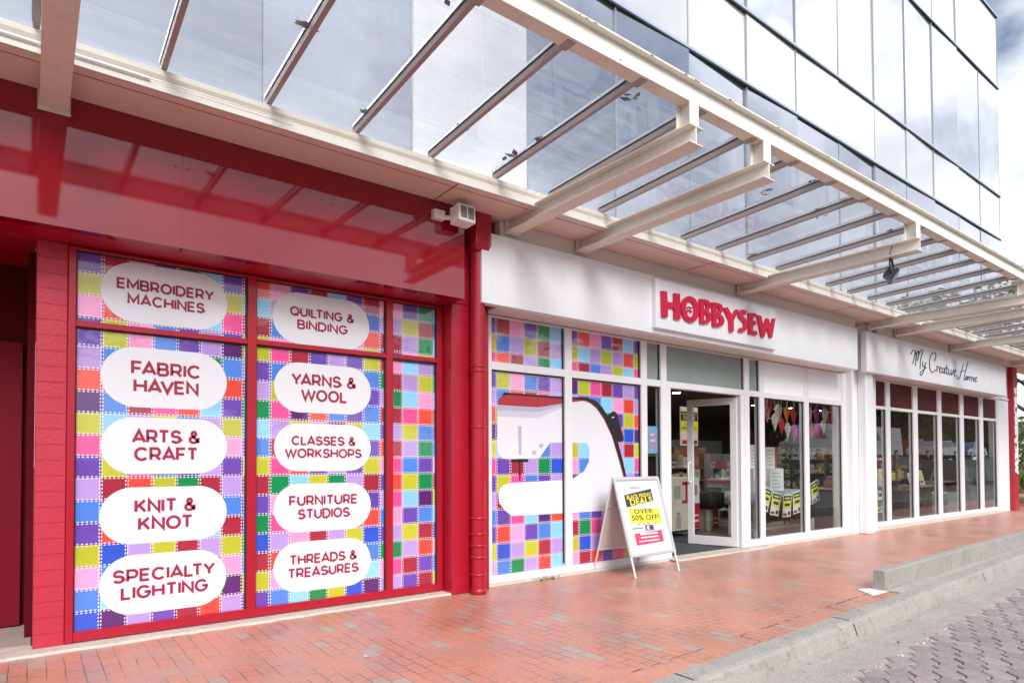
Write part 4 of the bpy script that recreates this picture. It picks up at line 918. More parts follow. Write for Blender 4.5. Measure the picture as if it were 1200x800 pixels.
pt_('BLACK FRIDAY', .48, .755, .60, .055, 2, 1, .058); pt_('DEALS', .50, .665, .54, .088, 2, 1, .05, .05)
pt_('HOBBYSEW', .42, .885, .26, .022, 2, 2); pt_('OVER', .50, .535, .46, .062, 2, 0, -.01, .04); pt_('50% OFF!', .52, .442, .66, .072, 2, 0, -.015, .04)
for k in range(3): pq(.30-.06*(k == 2), .245-.045*k, .72, .268-.05*k, 2, 3)
pq(.45, .295, .66, .375, 1, 4); pq(.50, .31, .54, .36, 2, 3); pq(.57, .31, .63, .35, 2, 0)
for u in (.3, .42, .52, .70): pq(u, .385, u+.05, .396, 1, 0)
pq(.15, .33, .40, .345, 1, 4); pq(.15, .30, .165, .34, 2, 2)
po.build('poster', [pm('poster_black', (.035, .03, .042), .3, .05, coat=.5), m_yellow, pm('poster_pinkred', (.68, .06, .14), .4, .05), m_cardwhite, pm('poster_plum', (.25, .12, .28), .4, .3, 30)], AF)

# ------------------------------------------------------------------ raised kerb block, paint patch
kb2 = MB(); ks = [7.12+.62*i for i in range(27)]; rn = random.Random(4)
pr_ = [(.115, 0), (.112, .196), (.104, .205), (.012, .205), (.003, .196), (-.004, 0)]
def kY(x): return -2.80+.042*(x-7.1)
for a, b in zip(ks[:-1], ks[1:]):
    for (y0, z0), (y1, z1) in zip(pr_[:-1], pr_[1:]): kb2.poly([(a, kY(a)+y0, z0), (b, kY(b)+y0, z0), (b, kY(b)+y1, z1), (a, kY(a)+y1, z1)][::-1])
kb2.poly([(ks[0], kY(ks[0])+y, z) for y, z in pr_]); kb2.poly([(ks[-1], kY(ks[-1])+y, z) for y, z in pr_][::-1])
tag(kb2.build('concrete_kerb_block', m_conc), 'raised weathered concrete kerb along the pavement edge at the right', 'kerb')
wp = MB(); wp.poly([(6.76, -2.845, .004), (7.11, -2.845, .004), (7.15, -2.645, .004), (6.985, -2.585, .004)]); struct('painted_patch', wp, pm('white_road_paint', (.75, .74, .70), .7, .06, 8))
ap = MB()
for a, b in zip(XS[:-1], XS[1:]):
    if b > 7.1: ap.poly([(max(a, 7.13), kerbY(max(a, 7.13))-.005, .005), (b, kerbY(b)-.005, .005), (b, kY(b)-.008, .005), (max(a, 7.13), kY(max(a, 7.13))-.008, .005)])
struct('kerb_apron', ap, m_conc2)

# ------------------------------------------------------------------ shop interior (seen through the door and windows)
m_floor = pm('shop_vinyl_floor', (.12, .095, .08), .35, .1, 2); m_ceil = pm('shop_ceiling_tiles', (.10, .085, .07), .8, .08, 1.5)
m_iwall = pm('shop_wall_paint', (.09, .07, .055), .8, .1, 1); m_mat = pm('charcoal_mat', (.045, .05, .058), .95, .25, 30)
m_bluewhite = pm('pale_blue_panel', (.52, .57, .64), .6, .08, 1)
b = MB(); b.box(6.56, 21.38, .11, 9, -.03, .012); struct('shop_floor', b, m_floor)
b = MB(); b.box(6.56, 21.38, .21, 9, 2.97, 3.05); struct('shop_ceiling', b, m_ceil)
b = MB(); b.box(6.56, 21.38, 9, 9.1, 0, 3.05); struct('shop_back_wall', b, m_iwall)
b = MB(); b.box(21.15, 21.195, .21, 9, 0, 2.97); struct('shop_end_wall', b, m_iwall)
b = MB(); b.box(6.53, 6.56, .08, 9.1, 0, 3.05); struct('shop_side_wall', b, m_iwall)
b = MB(); b.box(13.06, 21.3, 8.90, 8.99, 1.55, 2.15); b.box(7.2, 12.9, 8.90, 8.99, 1.5, 2.1); struct('shop_wall_band', b, m_bluewhite)
b = MB(); b.box(7.14, 9.6, .11, 2.6, .013, .022); tag(b.build('door_mat', m_mat), 'charcoal entrance mat inside the open shop door', 'mat')
m_lamp = emit('downlight_glow', (1, .93, .8), 120)
dlp = [(12.0, 3.75), (10.2, 1.2), (8.4, 3.4), (9.2, 6), (12.3, 6.4), (11.7, 1.9), (14.6, 1.5), (14.6, 4.5), (16.4, 1.5), (16.4, 4.5), (18.2, 1.5), (18.2, 4.5), (20, 1.5), (20, 4.5)]
d0 = None
for i, (x, y) in enumerate(dlp):
    lab = 'round ceiling downlight inside the '+('sewing shop' if x < 13 else 'far shop')
    if d0 is None:
        d0 = empty('downlight', (x, y, 2.97), lab, 'light', 'downlights in the shop ceilings')
        b = MB(); b.lathe([(.11, -.001), (.115, -.012), (.10, -.016), (.095, -.004)], (x, y, 2.97), 20); b.build('trim_ring', m_white, d0)
        b = MB(); b.lathe([(0, -.010), (.094, -.010), (.094, -.004)], (x, y, 2.97), 20); b.build('lamp_lens', m_lamp, d0)
    else:
        c = copy_tree(d0); c.location = (x, y, 2.97); c['label'] = lab
rg = random.Random(21)
GOODS = [(.75, .68, .08), (.72, .1, .1), (.8, .78, .74), (.5, .62, .75), (.55, .5, .42), (.7, .68, .63), (.35, .28, .2), (.6, .1, .1), (.12, .2, .4), (.7, .6, .1), (.25, .1, .2), (.08, .08, .09), (.3, .35, .2), (.6, .35, .4), (.75, .74, .74), (.45, .38, .3)]
def shelf_unit(x0, x1, y0, y1, levels, mat, label, fill, glabel, grp, back=True):
    t = empty('display_shelf', ((x0+x1)/2, (y0+y1)/2, .012), label, 'shelf')
    b = MB(); top = levels[-1]+.35
    b.box(x0, x0+.03, y0, y1, .013, top); b.box(x1-.03, x1, y0, y1, .013, top)
    if back: b.box(x0+.03, x1-.03, y1-.02, y1, .013, top)
    b.build('frame', mat, t)
    for z in levels:
        b = MB(); b.box(x0+.031, x1-.031, y0+.002, y1-.021, z, z+.025); b.build('shelf_board', mat, t)
        x = x0+.05
        while x < x1-.16:
            w_ = rg.uniform(.10, .26); h_ = rg.uniform(.10, .29); dd = rg.uniform(.15, min(.3, y1-y0-.05))
            if x+w_ > x1-.04: break
            if rg.random() < fill:
                g = MB(); cx = x+w_/2; yy = y0+.02; 
                g.box(x, x+w_, yy, yy+dd, z+.026, z+.026+h_, col=rg.choice(GOODS))
                g.box(x+w_*.12, x+w_*.88, yy-.002, yy, z+.026+h_*.25, z+.026+h_*.75, col=rg.choice(GOODS))
                tag(g.build('goods_carton', m_col, None, .004), glabel, 'carton', grp)
            x += w_+rg.uniform(.005, .05)
    return t
sh1 = 'small printed carton on a shelf deep inside the sewing shop'; sh2 = 'small printed carton on a shelf deep inside the far shop'
shelf_unit(8.6, 10.0, 5.0, 5.45, [.2, .6, 1.0, 1.4], m_brownwood, 'brown display shelf of goods facing the open door', .8, sh1, 'cartons on the sewing shop shelves')
shelf_unit(10.2, 11.6, 5.3, 5.75, [.2, .6, 1.0, 1.4], m_steelgrey, 'grey display shelf of goods behind the table of folded fabric', .8, sh1, 'cartons on the sewing shop shelves')
shelf_unit(11.7, 12.9, 3.6, 4.05, [.2, .6, 1.0, 1.35], m_brownwood, 'brown display shelf of goods behind the Christmas tree', .8, sh1, 'cartons on the sewing shop shelves')
shelf_unit(15.75, 16.75, 1.2, 1.55, [.12, .42, .72], m_cardwhite, 'low white display shelf in the first window of the far shop', .75, sh2, 'cartons on the far shop shelves')
shelf_unit(17.2, 19.2, 1.95, 2.35, [.15, .5, .85, 1.15], m_brownwood, 'low brown display shelf in the second window of the far shop', .85, sh2, 'cartons on the far shop shelves')
shelf_unit(19.3, 21.2, 1.95, 2.35, [.15, .5, .85, 1.15], m_wood, 'pale wooden display shelf in the middle of the far shop', .8, sh2, 'cartons on the far shop shelves')
shelf_unit(16.2, 18.6, 3.6, 4.0, [.2, .6, 1.0, 1.4], m_steelgrey, 'tall grey display shelf at the back of the far shop', .8, sh2, 'cartons on the far shop shelves')
shelf_unit(18.8, 21.2, 3.6, 4.0, [.2, .6, 1.0, 1.4], m_brownwood, 'tall brown display shelf at the back of the far shop', .8, sh2, 'cartons on the far shop shelves')
a_, c_ = at(787, 540, 3.1).x, at(828, 540, 3.1).x
shelf_unit(a_, c_, 3.15, 3.5, [.18, .55, .92, 1.2], m_brownwood, 'crowded brown display shelf right behind the cartons on the dolly', .95, sh1, 'cartons on the sewing shop shelves')
a_, c_ = at(832, 540, 3.4).x, at(864, 540, 3.4).x
shelf_unit(a_, c_, 3.4, 3.8, [.18, .55, .92, 1.2], m_steelgrey, 'crowded grey display shelf seen through the open glass door', .95, sh1, 'cartons on the sewing shop shelves')
# cartons on a dolly by the door
b = empty('dolly', (9.4, 1.75, .022), 'low black dolly carrying two red and white cartons inside the doorway', 'dolly')
d = MB(); d.box(8.98, 9.82, 1.5, 2.05, .10, .135); d.build('platform', m_black, b, .004)
for x in (9.06, 9.74):
    for y in (1.57, 1.98):
        d = MB(); d.lathe([(0, -.02), (.038, -.02), (.04, -.012), (.04, .012), (.038, .02), (0, .02)], (x, y, .062), 14, 0, 'X'); d.build('wheel', m_rubber, b)
def carton(x0, x1, y0, y1, z0, z1, label, kind):
    t = MB(); t.box(x0, x1, y0, y1, z0, z1, 0); w_, h_ = x1-x0, z1-z0
    if kind == 0:
        t.box(x0+.58*w_, x1+.002, y0-.003, y0, z0+.01, z1-.0, 1); t.box(x0+.62*w_, x0+.97*w_, y0-.005, y0-.003, z0+.28*h_, z0+.36*h_, 2); t.box(x0+.62*w_, x0+.97*w_, y0-.005, y0-.003, z0+.5*h_, z0+.56*h_, 2)
        t.prism([(x0+.16*w_, y0-.004, z0+.08*h_), (x0+.34*w_, y0-.004, z0+.08*h_), (x0+.34*w_, y0-.004, z0+.5*h_), (x0+.30*w_, y0-.004, z0+.56*h_), (x0+.2*w_, y0-.004, z0+.56*h_), (x0+.16*w_, y0-.004, z0+.5*h_)], (0, .003, 0), 3); t.box(x0+.19*w_, x0+.31*w_, y0-.004, y0, z0+.58*h_, z0+.70*h_, 4)
    else:
        t.box(x0+.62*w_, x1, y0-.003, y0, z0, z1, 2); t.box(x0+.50*w_, x0+.66*w_, y0-.005, y0-.003, z0+.1*h_, z0+.85*h_, 1); t.box(x0+.38*w_, x0+.66*w_, y0-.005, y0-.003, z0+.72*h_, z0+.85*h_, 1); t.box(x0+.38*w_, x0+.66*w_, y0-.005, y0-.003, z0+.02*h_, z0+.14*h_, 1)
        t.box(x0+.1*w_, x0+.33*w_, y0-.003, y0, z0+.2*h_, z0+.7*h_, 3); t.box(x0+.7*w_, x0+.93*w_, y0-.005, y0-.003, z0+.3*h_, z0+.7*h_, 4)
    return tag(t.build('product_carton', [m_card, m_redbox, m_cardwhite, pm('carton_grey_print', (.35, .34, .33), .6), m_steelgrey], None, .004), label, 'carton')
carton(9.0, 9.80, 1.5, 2.0, .136, .60, 'lower cream carton with a red right half on the black dolly', 0)
carton(9.0, 9.80, 1.5, 2.0, .602, 1.07, 'upper cream carton with a red bracket print on the black dolly', 1)
carton(9.9, 10.7, 2.6, 3.0, .013, .50, 'cream carton on the floor behind the cartons on the dolly', 1)
carton(9.85, 10.65, 2.6, 3.0, .502, .98, 'cream and red carton stacked behind the cartons on the dolly', 0)
carton(10.6, 11.0, 1.95, 2.3, .013, .42, 'red fronted carton under the black draped table', 0)
# sale poster on a stand inside
SP = empty('poster_stand', (9.75, 2.75, .012), 'tall sale poster on a stand just inside the door', 'poster')
p0, p1 = at(797, 476, 2.75), at(818, 522, 2.75)
b = MB(); b.box(p0.x, p1.x, 2.75, 2.765, p1.z, p0.z); hz = p0.z-p1.z; wx = p1.x-p0.x
b.box(p0.x+.03*wx, p1.x-.03*wx, 2.745, 2.75, p1.z+.64*hz, p1.z+.88*hz, 1); b.box(p0.x, p1.x, 2.745, 2.75, p1.z+.36*hz, p1.z+.63*hz, 2); b.box(p0.x+.1*wx, p1.x-.05*wx, 2.745, 2.75, p1.z+.04*hz, p1.z+.14*hz, 3)
xc = (p0.x+p1.x)/2
put_text(b, 'BLACK FRIDAY', (xc, 2.742, p1.z+.79*hz), X_, Z_, wx*.82, hz*.06, 2, .012); put_text(b, 'DEALS', (xc, 2.742, p1.z+.67*hz), X_, Z_, wx*.66, hz*.09, 2, .012); put_text(b, 'OVER', (xc, 2.742, p1.z+.51*hz), X_, Z_, wx*.5, hz*.06, 1, .012); put_text(b, '50% OFF!', (xc, 2.742, p1.z+.41*hz), X_, Z_, wx*.8, hz*.07, 1, .012)
b.build('poster_board', [m_cardwhite, m_blackp, m_yellow, m_redbox], SP)
b = MB(); b.tube([(xc, 2.78, .03), (xc, 2.78, p0.z-.05)], .015, 8); b.build('pole', m_silver, SP)
b = MB(); b.lathe([(0, .0), (.18, .0), (.18, .012), (.02, .025), (0, .025)], (xc, 2.78, .013), 18); b.build('base', m_silver, SP)
# blue and pink notice in the narrow pane
b = MB(); p0, p1 = at(757.5, 499, .04), at(770.5, 531, .04); b.box(p0.x, p1.x, .03, .034, p1.z, p0.z, 0); b.box(p0.x+.03, p1.x-.03, .027, .03, p1.z+.06, p0.z-.09, 1); b.box(p0.x+.06, p1.x-.06, .0255, .027, p1.z+.16, p1.z+.19, 2); b.box(p0.x+.06, p1.x-.09, .0255, .027, p1.z+.24, p1.z+.27, 2)
tag(b.build('notice', [pm('notice_blue', (.25, .5, .75), .4), pm('notice_mauve', (.5, .33, .62), .4), m_cardwhite]), 'light blue and mauve notice in the narrow window beside the door', 'notice')
# black draped table with folded fabric
def table(x0, x1, y0, y1, h, label, clothlabel, mskirt, drop, cross=True):
    t = empty('table', ((x0+x1)/2, (y0+y1)/2, .012), label, 'table')
    b = MB(); b.box(x0, x1, y0, y1, h-.03, h); b.build('tabletop', m_cardwhite, t, .003)
    for x in (x0+.06, x1-.06):
        for y in (y0+.06, y1-.06):
            b = MB(); b.box(x-.03, x+.03, y-.03, y+.03, .013, h-.031); b.build('leg', m_frame, t)
    b = MB(); b.box(x0+.1, x1-.1, (y0+y1)/2-.02, (y0+y1)/2+.02, .08, .12); b.build('stretcher', m_frame, t)
    # cloth with a wavy hem
    c = MB(); per = []; n_ = 60
    L_ = [(x0-.012+(x1-x0+.024)*k/n_, y0-.012) for k in range(n_+1)]+[(x1+.012, y0-.012+(y1-y0+.024)*k/30) for k in range(1, 31)]+[(x1+.012-(x1-x0+.024)*k/n_, y1+.012) for k in range(1, n_+1)]+[(x0-.012, y1+.012-(y1-y0+.024)*k/30) for k in range(1, 30)]
    cx, cy = (x0+x1)/2, (y0+y1)/2; N_ = len(L_)
    for k, (x, y) in enumerate(L_):
        a = .014*math.sin(k*.9)+.010*math.sin(k*.37+1); d = Vector((x-cx, y-cy, 0)).normalized()
        per.append((Vector((x, y, h+.004)), Vector((x, y, h-drop*(1+.04*math.sin(k*.5))))+d*(a+.016)))
    c.poly([q[0] for q in per])
    for k in range(N_): c.poly([per[k][0], per[k][1], per[(k+1) % N_][1], per[(k+1) % N_][0]], smooth=True)
    o = c.build('tablecloth', mskirt); s_ = o.modifiers.new('thickness', 'SOLIDIFY'); s_.thickness = .003; tag(o, clothlabel, 'tablecloth')
    return t
m_blackcloth = pm('black_cloth', (.014, .013, .015), .85, .3, 12); m_greycloth = pm('grey_pattern_cloth', (.33, .36, .38), .8, .7, 22)
table(10.5, 11.75, 1.8, 2.5, .74, 'white table with a black cloth holding folded fabric', 'black tablecloth on the fabric table inside the door', m_blackcloth, .30)
fold = [(.72, .70, .62), (.25, .5, .66), (.66, .62, .4), (.5, .36, .62), (.55, .16, .2), (.72, .66, .66)]; fn = ['cream', 'blue', 'straw yellow', 'mauve', 'deep red', 'off-white']
for k in range(6):
    b = MB(); z = .746+k*.045; jx = rg.uniform(-.02, .02)
    pr2 = [(11.0+jx, 1.86, z), (11.5+jx, 1.86, z), (11.515+jx, 1.86, z+.02), (11.5+jx, 1.86, z+.042), (11.0+jx, 1.86, z+.042)]; b.prism(pr2, (0, .34, 0), col=fold[k])
    tag(b.build('folded_fabric', m_col, None, .008, 2), fn[k]+' folded fabric in the stack on the black draped table', 'fabric', 'folded fabrics on the table')
table(10.25, 12.3, .62, 1.25, .80, 'display table with sale leaflets in the window right of the door', 'grey patterned cloth on the window display table', m_greycloth, .22)
sk = MB()
for k in range(90):
    x0, x1 = 10.24+k*.0225, 10.24+(k+1)*.0225; y = lambda q: .635+.014*math.sin(q*28)
    sk.poly([(x0, y(x0)+.01, .16+.10*abs(math.sin(k*.05))), (x1, y(x1)+.01, .16+.10*abs(math.sin((k+1)*.05))), (x1, y(x1), .60), (x0, y(x0), .60)], smooth=True)
so_ = sk.build('table_skirt', m_blackcloth); s_ = so_.modifiers.new('thickness', 'SOLIDIFY'); s_.thickness = .004; tag(so_, 'black skirt hanging below the grey cloth of the window table', 'tablecloth')
# leaflets hung in a swag in front of the table
for k, (x, z, a) in enumerate([(10.42, .70, -16), (10.74, .60, -10), (11.12, .555, 0), (11.46, .60, 8), (11.82, .70, 16), (12.12, .78, 18)]):
    b = MB(); M_ = Matrix.Translation((x, .55, z)) @ Matrix.Rotation(R(-a), 4, 'Y') @ Matrix.Rotation(R(4), 4, 'X')
    b.box(-.14, .14, 0, .003, -.22, .20, M=M_); b.box(-.12, .12, -.002, 0, .08, .17, 1, M=M_); b.box(-.13, .13, -.002, 0, -.06, .07, 2, M=M_); b.box(-.08, .09, -.003, -.002, -.02, .03, 1, M=M_); b.box(-.12, .0, -.002, 0, -.20, -.15, 3, M=M_); b.box(.04, .11, -.002, 0, -.19, -.12, 1, M=M_); b.box(-.09, .09, -.003, -.002, .11, .14, 2, M=M_)
    pos = ['leftmost', 'second from the left', 'lowest middle', 'fourth from the left', 'fifth from the left', 'rightmost'][k]
    tag(b.build('leaflet', [m_cardwhite, m_blackp, m_yellow, m_redbox]), pos+' yellow sale leaflet hung in front of the window table', 'leaflet', 'sale leaflets hung in a swag')
# boxes and print-outs on the window table
for k, (x, w_, h_, y, col, nm) in enumerate([(10.45, .42, .42, .80, (.74, .70, .76), 'white and lilac box at the left end of the window table'), (10.95, .46, .42, .78, (.78, .78, .79), 'plain white box in the middle of the window table'), (10.55, .40, .44, .95, (.75, .74, .72), None), (11.0, .40, .40, .92, (.76, .75, .74), None)]):
    z = .806 if k < 2 else 1.228
    b = MB(); b.box(x, x+w_, y, y+.22, z, z+h_, col=col)
    if k == 0: b.box(x, x+w_*.98, y-.002, y, z+.01, z+h_*.45, col=(.55, .36, .62)); b.box(x+.05, x+.2, y-.002, y, z+h_*.8, z+h_*.86, col=(.15, .45, .7))
    else:
        for q in range(5): b.box(x+.07, x+w_-.08-.05*(q % 3), y-.002, y, z+.06+q*.065, z+.075+q*.065, col=(.35, .36, .42))
        if k == 3: b.box(x+w_-.05, x+w_+.004, y-.004, y, z, z+h_, col=(.6, .04, .1))
    tag(b.build('white_box', m_col, None, .004), nm or ('white box stacked on the lilac box in the window' if k == 2 else 'white box with a red edge stacked on the plain white box'), 'box')
# Christmas tree
XT = empty('christmas_tree', (13.05, 1.55, .012), 'artificial Christmas tree with gold ribbons in the window', 'tree')
b = MB(); rt_ = random.Random(9)
for i in range(1500):
    h_ = rt_.random()**.8; z = .45+h_*1.6; r = (1-h_)*.46+.03; a = rt_.uniform(0, 6.283); q = r*rt_.uniform(.35, 1); c = Vector((13.05+q*math.cos(a), 1.55+q*math.sin(a), z-.1*q)); d = Vector((math.cos(a), math.sin(a), -.35+rt_.uniform(-.3, .3))).normalized()*rt_.uniform(.05, .11); e = d.cross(Vector((rt_.uniform(-1, 1), rt_.uniform(-1, 1), 1))).normalized()*.012
    b.poly([c-e, c+d*.5-e*.6, c+d, c+e])
b.build('foliage', pm('fir_needles', (.012, .035, .018), .6, .4, 10), XT)
b = MB(); b.tube([(13.05, 1.55, .05), (13.05, 1.55, 2.0)], .025, 8); b.lathe([(0, 0), (.16, 0), (.2, .25), (0, .25)], (13.05, 1.55, .013), 14); b.build('stem', m_bark, XT)
b = MB()
for i in range(110):
    h_ = i/110; a = i*.36; r = (1-h_)*.47+.04; a2 = a+.36; h2 = (i+1)/110; r2 = (1-h2)*.47+.04
    if int(i/6) % 3 == 0: b.prism([(13.05+r*math.cos(a), 1.55+r*math.sin(a), .5+h_*1.5), (13.05+r2*math.cos(a2), 1.55+r2*math.sin(a2), .5+h2*1.5), (13.05+r2*math.cos(a2), 1.55+r2*math.sin(a2), .56+h2*1.5), (13.05+r*math.cos(a), 1.55+r*math.sin(a), .56+h_*1.5)], (.003, .003, 0))
b.build('ribbon', pm('gold_ribbon', (.72, .58, .22), .35, .15, 20, metal=.4), XT)
# paper ornaments hung behind the glass
OC = dict(R=((.55, .03, .05), 'red'), W=((.72, .66, .62), 'cream'), O=((.7, .22, .03), 'orange'), M=((.45, .03, .28), 'magenta'), K=((.65, .22, .3), 'pink'))
for k, (x, y, c, s_) in enumerate([(901, 475, 'R', 1), (899, 484, 'K', .9), (912, 482, 'W', 1), (908, 493, 'W', 1), (922, 484, 'O', .9), (930, 487, 'R', .9), (916, 498, 'R', .9), (923, 503, 'W', .9), (931, 506, 'M', 1), (948, 485, 'W', 1), (957, 485, 'M', 1), (967, 486, 'W', 1), (973, 490, 'R', 1.2), (951, 506, 'R', .7), (958, 503, 'M', 1), (965, 499, 'W', .9)]):
    p_ = at(x, y, .45); cx, cz = p_.x, p_.z
    b = MB(); prof = [(.002, -.19*s_), (.022*s_, -.12*s_), (.05*s_, -.03*s_), (.055*s_, .05*s_), (.04*s_, .11*s_), (.002, .14*s_)]
    b.lathe(prof, (cx, .45, cz), 8, 0, 'Z', False); 
    for q in range(4):
        a = q*math.pi/2+.4; b.tube([(cx, .45, cz+.02), (cx+.10*s_*math.cos(a), .45+.10*s_*math.sin(a), cz+.06*s_*(1 if q % 2 else -1))], [.02*s_, .004], 5)
    b.tube([(cx, .45, cz+.1*s_), (cx, .45, 2.94)], .003, 4, 1)
    sp_n = ['highest left', 'lower left', 'left', 'left lower', 'left middle', 'middle', 'lower middle', 'lowest middle', 'tree-top', 'right pane left', 'right pane upper', 'right pane', 'right end', 'right pane lowest', 'right pane lower', 'right pane low'][k]
    tag(b.build('paper_ornament', [pm('ornament_'+OC[c][1], OC[c][0], .6), m_cardwhite]), OC[c][1]+' paper ornament on a string, the '+sp_n+' one in the window display', 'ornament', 'paper ornaments hung in the window')
# grey cabinet and window dressing at the right end
CB = empty('cabinet', (13.10, .75, .012), 'blue grey cabinet at the right end of the sewing shop window', 'cabinet')
b = MB(); b.box(12.91, 13.47, .55, 1.0, .013, .78); b.build('carcass', pm('cabinet_bluegrey', (.10, .11, .16), .5, .2, 6), CB, .004)
b = MB(); b.box(12.95, 13.17, .54, .549, .15, .50); b.build('label_panel', m_bluewhite, CB)
b = MB(); b.box(12.89, 13.49, .53, 1.02, .781, .81); b.build('top', m_cardwhite, CB, .003)
b = MB(); b.prism([(12.97, .6, .815), (13.35, .6, .815), (13.35, .6, .90), (13.27, .6, 1.0), (13.05, .6, 1.0), (12.97, .6, .9)], (0, .22, 0)); b.prism([(13.01, .58, 1.0), (13.31, .58, 1.0), (13.25, .58, 1.06), (13.05, .58, 1.06)], (0, .2, 0)); tag(b.build('gift_bag', pm('rose_paper', (.45, .2, .22), .6, .2, 8), None, .01), 'rose pink paper bag on the blue grey cabinet', 'bag')
# ---- far shop window goods
def pbox(x0p, y0p, x1p, y1p, Y): a = at(x0p, y0p, Y); c = at(x1p, y1p, Y); return a.x, c.x, max(.013, c.z), a.z
def desk(x0, x1, y0, y1, h, label):
    t = empty('desk', ((x0+x1)/2, (y0+y1)/2, .012), label, 'desk')
    b = MB(); b.box(x0, x1, y0, y1, h-.04, h); b.build('desktop', m_wood, t, .004)
    for a, c in ((x0, x0+.04), (x1-.04, x1)):
        b = MB(); b.box(a, c, y0+.02, y1-.02, .013, h-.041); b.build('side_panel', m_wood, t)
    b = MB(); b.box(x0+.041, x1-.041, y1-.08, y1-.05, .25, h-.041); b.build('back_panel', m_wood, t)
desk(18.55, 19.85, 1.15, 1.6, .70, 'pale wooden desk behind the third window of the far shop')
desk(20.0, 21.1, 1.1, 1.6, .80, 'pale wooden desk deeper in the far shop near its fifth window')
b = MB(); b.box(17.15, 17.85, 1.0, 1.35, .013, .62, 0); b.box(17.2, 17.8, .99, 1.0, .08, .56, 1); tag(b.build('black_cabinet', [m_black, m_blackp], None, .006), 'black low cabinet behind the second window of the far shop', 'cabinet')
b = MB(); b.box(18.55, 19.35, .5, .85, .013, .55, 0); b.box(18.6, 19.3, .49, .50, .05, .50, 1); tag(b.build('storage_box', [m_silver, m_cardwhite], None, .01), 'pale grey storage box on the floor behind the fourth far shop window', 'box')
for k, (x, y, z, nm) in enumerate([(16.35, 1.1, .98, 'white stand'), (17.6, .95, .86, 'desk'), (19.0, 1.25, .92, 'wooden desk')]):
    b = MB(); M_ = Matrix.Translation((x, y, z)) @ Matrix.Rotation(R(-12), 4, 'X'); b.box(-.14, .14, 0, .01, -.2, .2, 0, M=M_); b.box(-.11, .11, -.003, 0, -.03, .12, 1, M=M_); b.box(-.11, .05, -.003, 0, -.15, -.08, 2, M=M_); b.box(-.02, .02, .01, .15, -.2, -.18, 0, M=M_)
    tag(b.build('price_card', [m_cardwhite, m_yellow, m_redbox]), ['yellow and white sale card in the first far shop window', 'yellow and white sale card in the second far shop window', 'yellow and white sale card on the pale wooden desk'][k], 'sign')
for k in range(9):
    x = 16.9+k*.13; h_ = rg.uniform(.12, .25); b = MB(); b.box(x, x+.11, 1.45, 1.6, .88, .88+h_, col=rg.choice([(.75, .62, .05), (.7, .6, .08), (.15, .15, .16), (.65, .6, .5)])); tag(b.build('yellow_pack', m_col, None, .004), 'small yellow and grey pack in the row behind the second far shop window', 'pack', 'packs in a row in the far shop window')
b = MB(); b.box(16.85, 18.15, 1.4, 1.7, .84, .875, col=(.3, .2, .12)); b.box(16.9, 16.94, 1.45, 1.65, .013, .84, col=(.3, .2, .12)); b.box(18.05, 18.09, 1.45, 1.65, .013, .84, col=(.3, .2, .12)); tag(b.build('narrow_bench', m_col, None, .004), 'narrow brown bench carrying a row of yellow packs in the far shop', 'bench')
SC = empty('suitcase', (20.05, .5, .013), 'dark trolley suitcase with its handle up in the fifth far shop window', 'suitcase')
b = MB(); b.box(19.80, 20.45, .42, .68, .07, .52); b.build('case_body', pm('suitcase_plum', (.05, .03, .035), .5, .2, 6), SC, .03, 3)
b = MB(); b.tube([(19.96, .62, .5), (19.96, .62, 1.0), (20.00, .62, 1.03), (20.26, .62, 1.03), (20.30, .62, 1.0), (20.30, .62, .5)], .011, 8); b.build('handle', m_black, SC)
for x in (19.87, 20.38):
    b = MB(); b.lathe([(0, -.018), (.036, -.018), (.036, .018), (0, .018)], (x, .6, .050), 12, 0, 'X'); b.build('wheel', m_rubber, SC)
EZ = empty('easel', (19.70, 1.0, .013), 'wooden easel standing between the fourth and fifth far shop windows', 'easel')
b = MB(); b.tube([(19.55, .95, .02), (19.67, 1.1, 1.5)], .02, 6); b.tube([(19.90, .95, .02), (19.78, 1.1, 1.5)], .02, 6); b.tube([(19.73, 1.5, .02), (19.73, 1.12, 1.45)], .02, 6); b.build('frame', m_wood, EZ)
b = MB(); b.box(19.53, 19.92, .98, 1.02, .55, .59); b.build('ledge', m_wood, EZ)

# ------------------------------------------------------------------ beyond the far corner
def foliage_mb(mb, c, rx, ry, rz_, n, s0, s1, rr, mats=2, gap=.35):
    clumps = [(Vector((rr.gauss(0, .5), rr.gauss(0, .5), rr.gauss(0, .45))), rr.uniform(.25, .5)) for _ in range(18)]
    for i in range(n):
        q, r = rr.choice(clumps); d = Vector((rr.gauss(0, 1), rr.gauss(0, 1), rr.gauss(0, 1))).normalized()*r*rr.uniform(.5, 1)
        p_ = q+d; P = Vector(c)+Vector((p_.x*rx, p_.y*ry, p_.z*rz_)); s_ = rr.uniform(s0, s1)
        a = Vector((rr.gauss(0, 1), rr.gauss(0, 1), rr.gauss(0, .6))).normalized()*s_; e = a.cross(Vector((rr.gauss(0, 1), rr.gauss(0, 1), rr.gauss(0, 1)))).normalized()*s_*.42
        mb.poly([P-a, P-e, P+a, P+e], rr.randrange(mats))
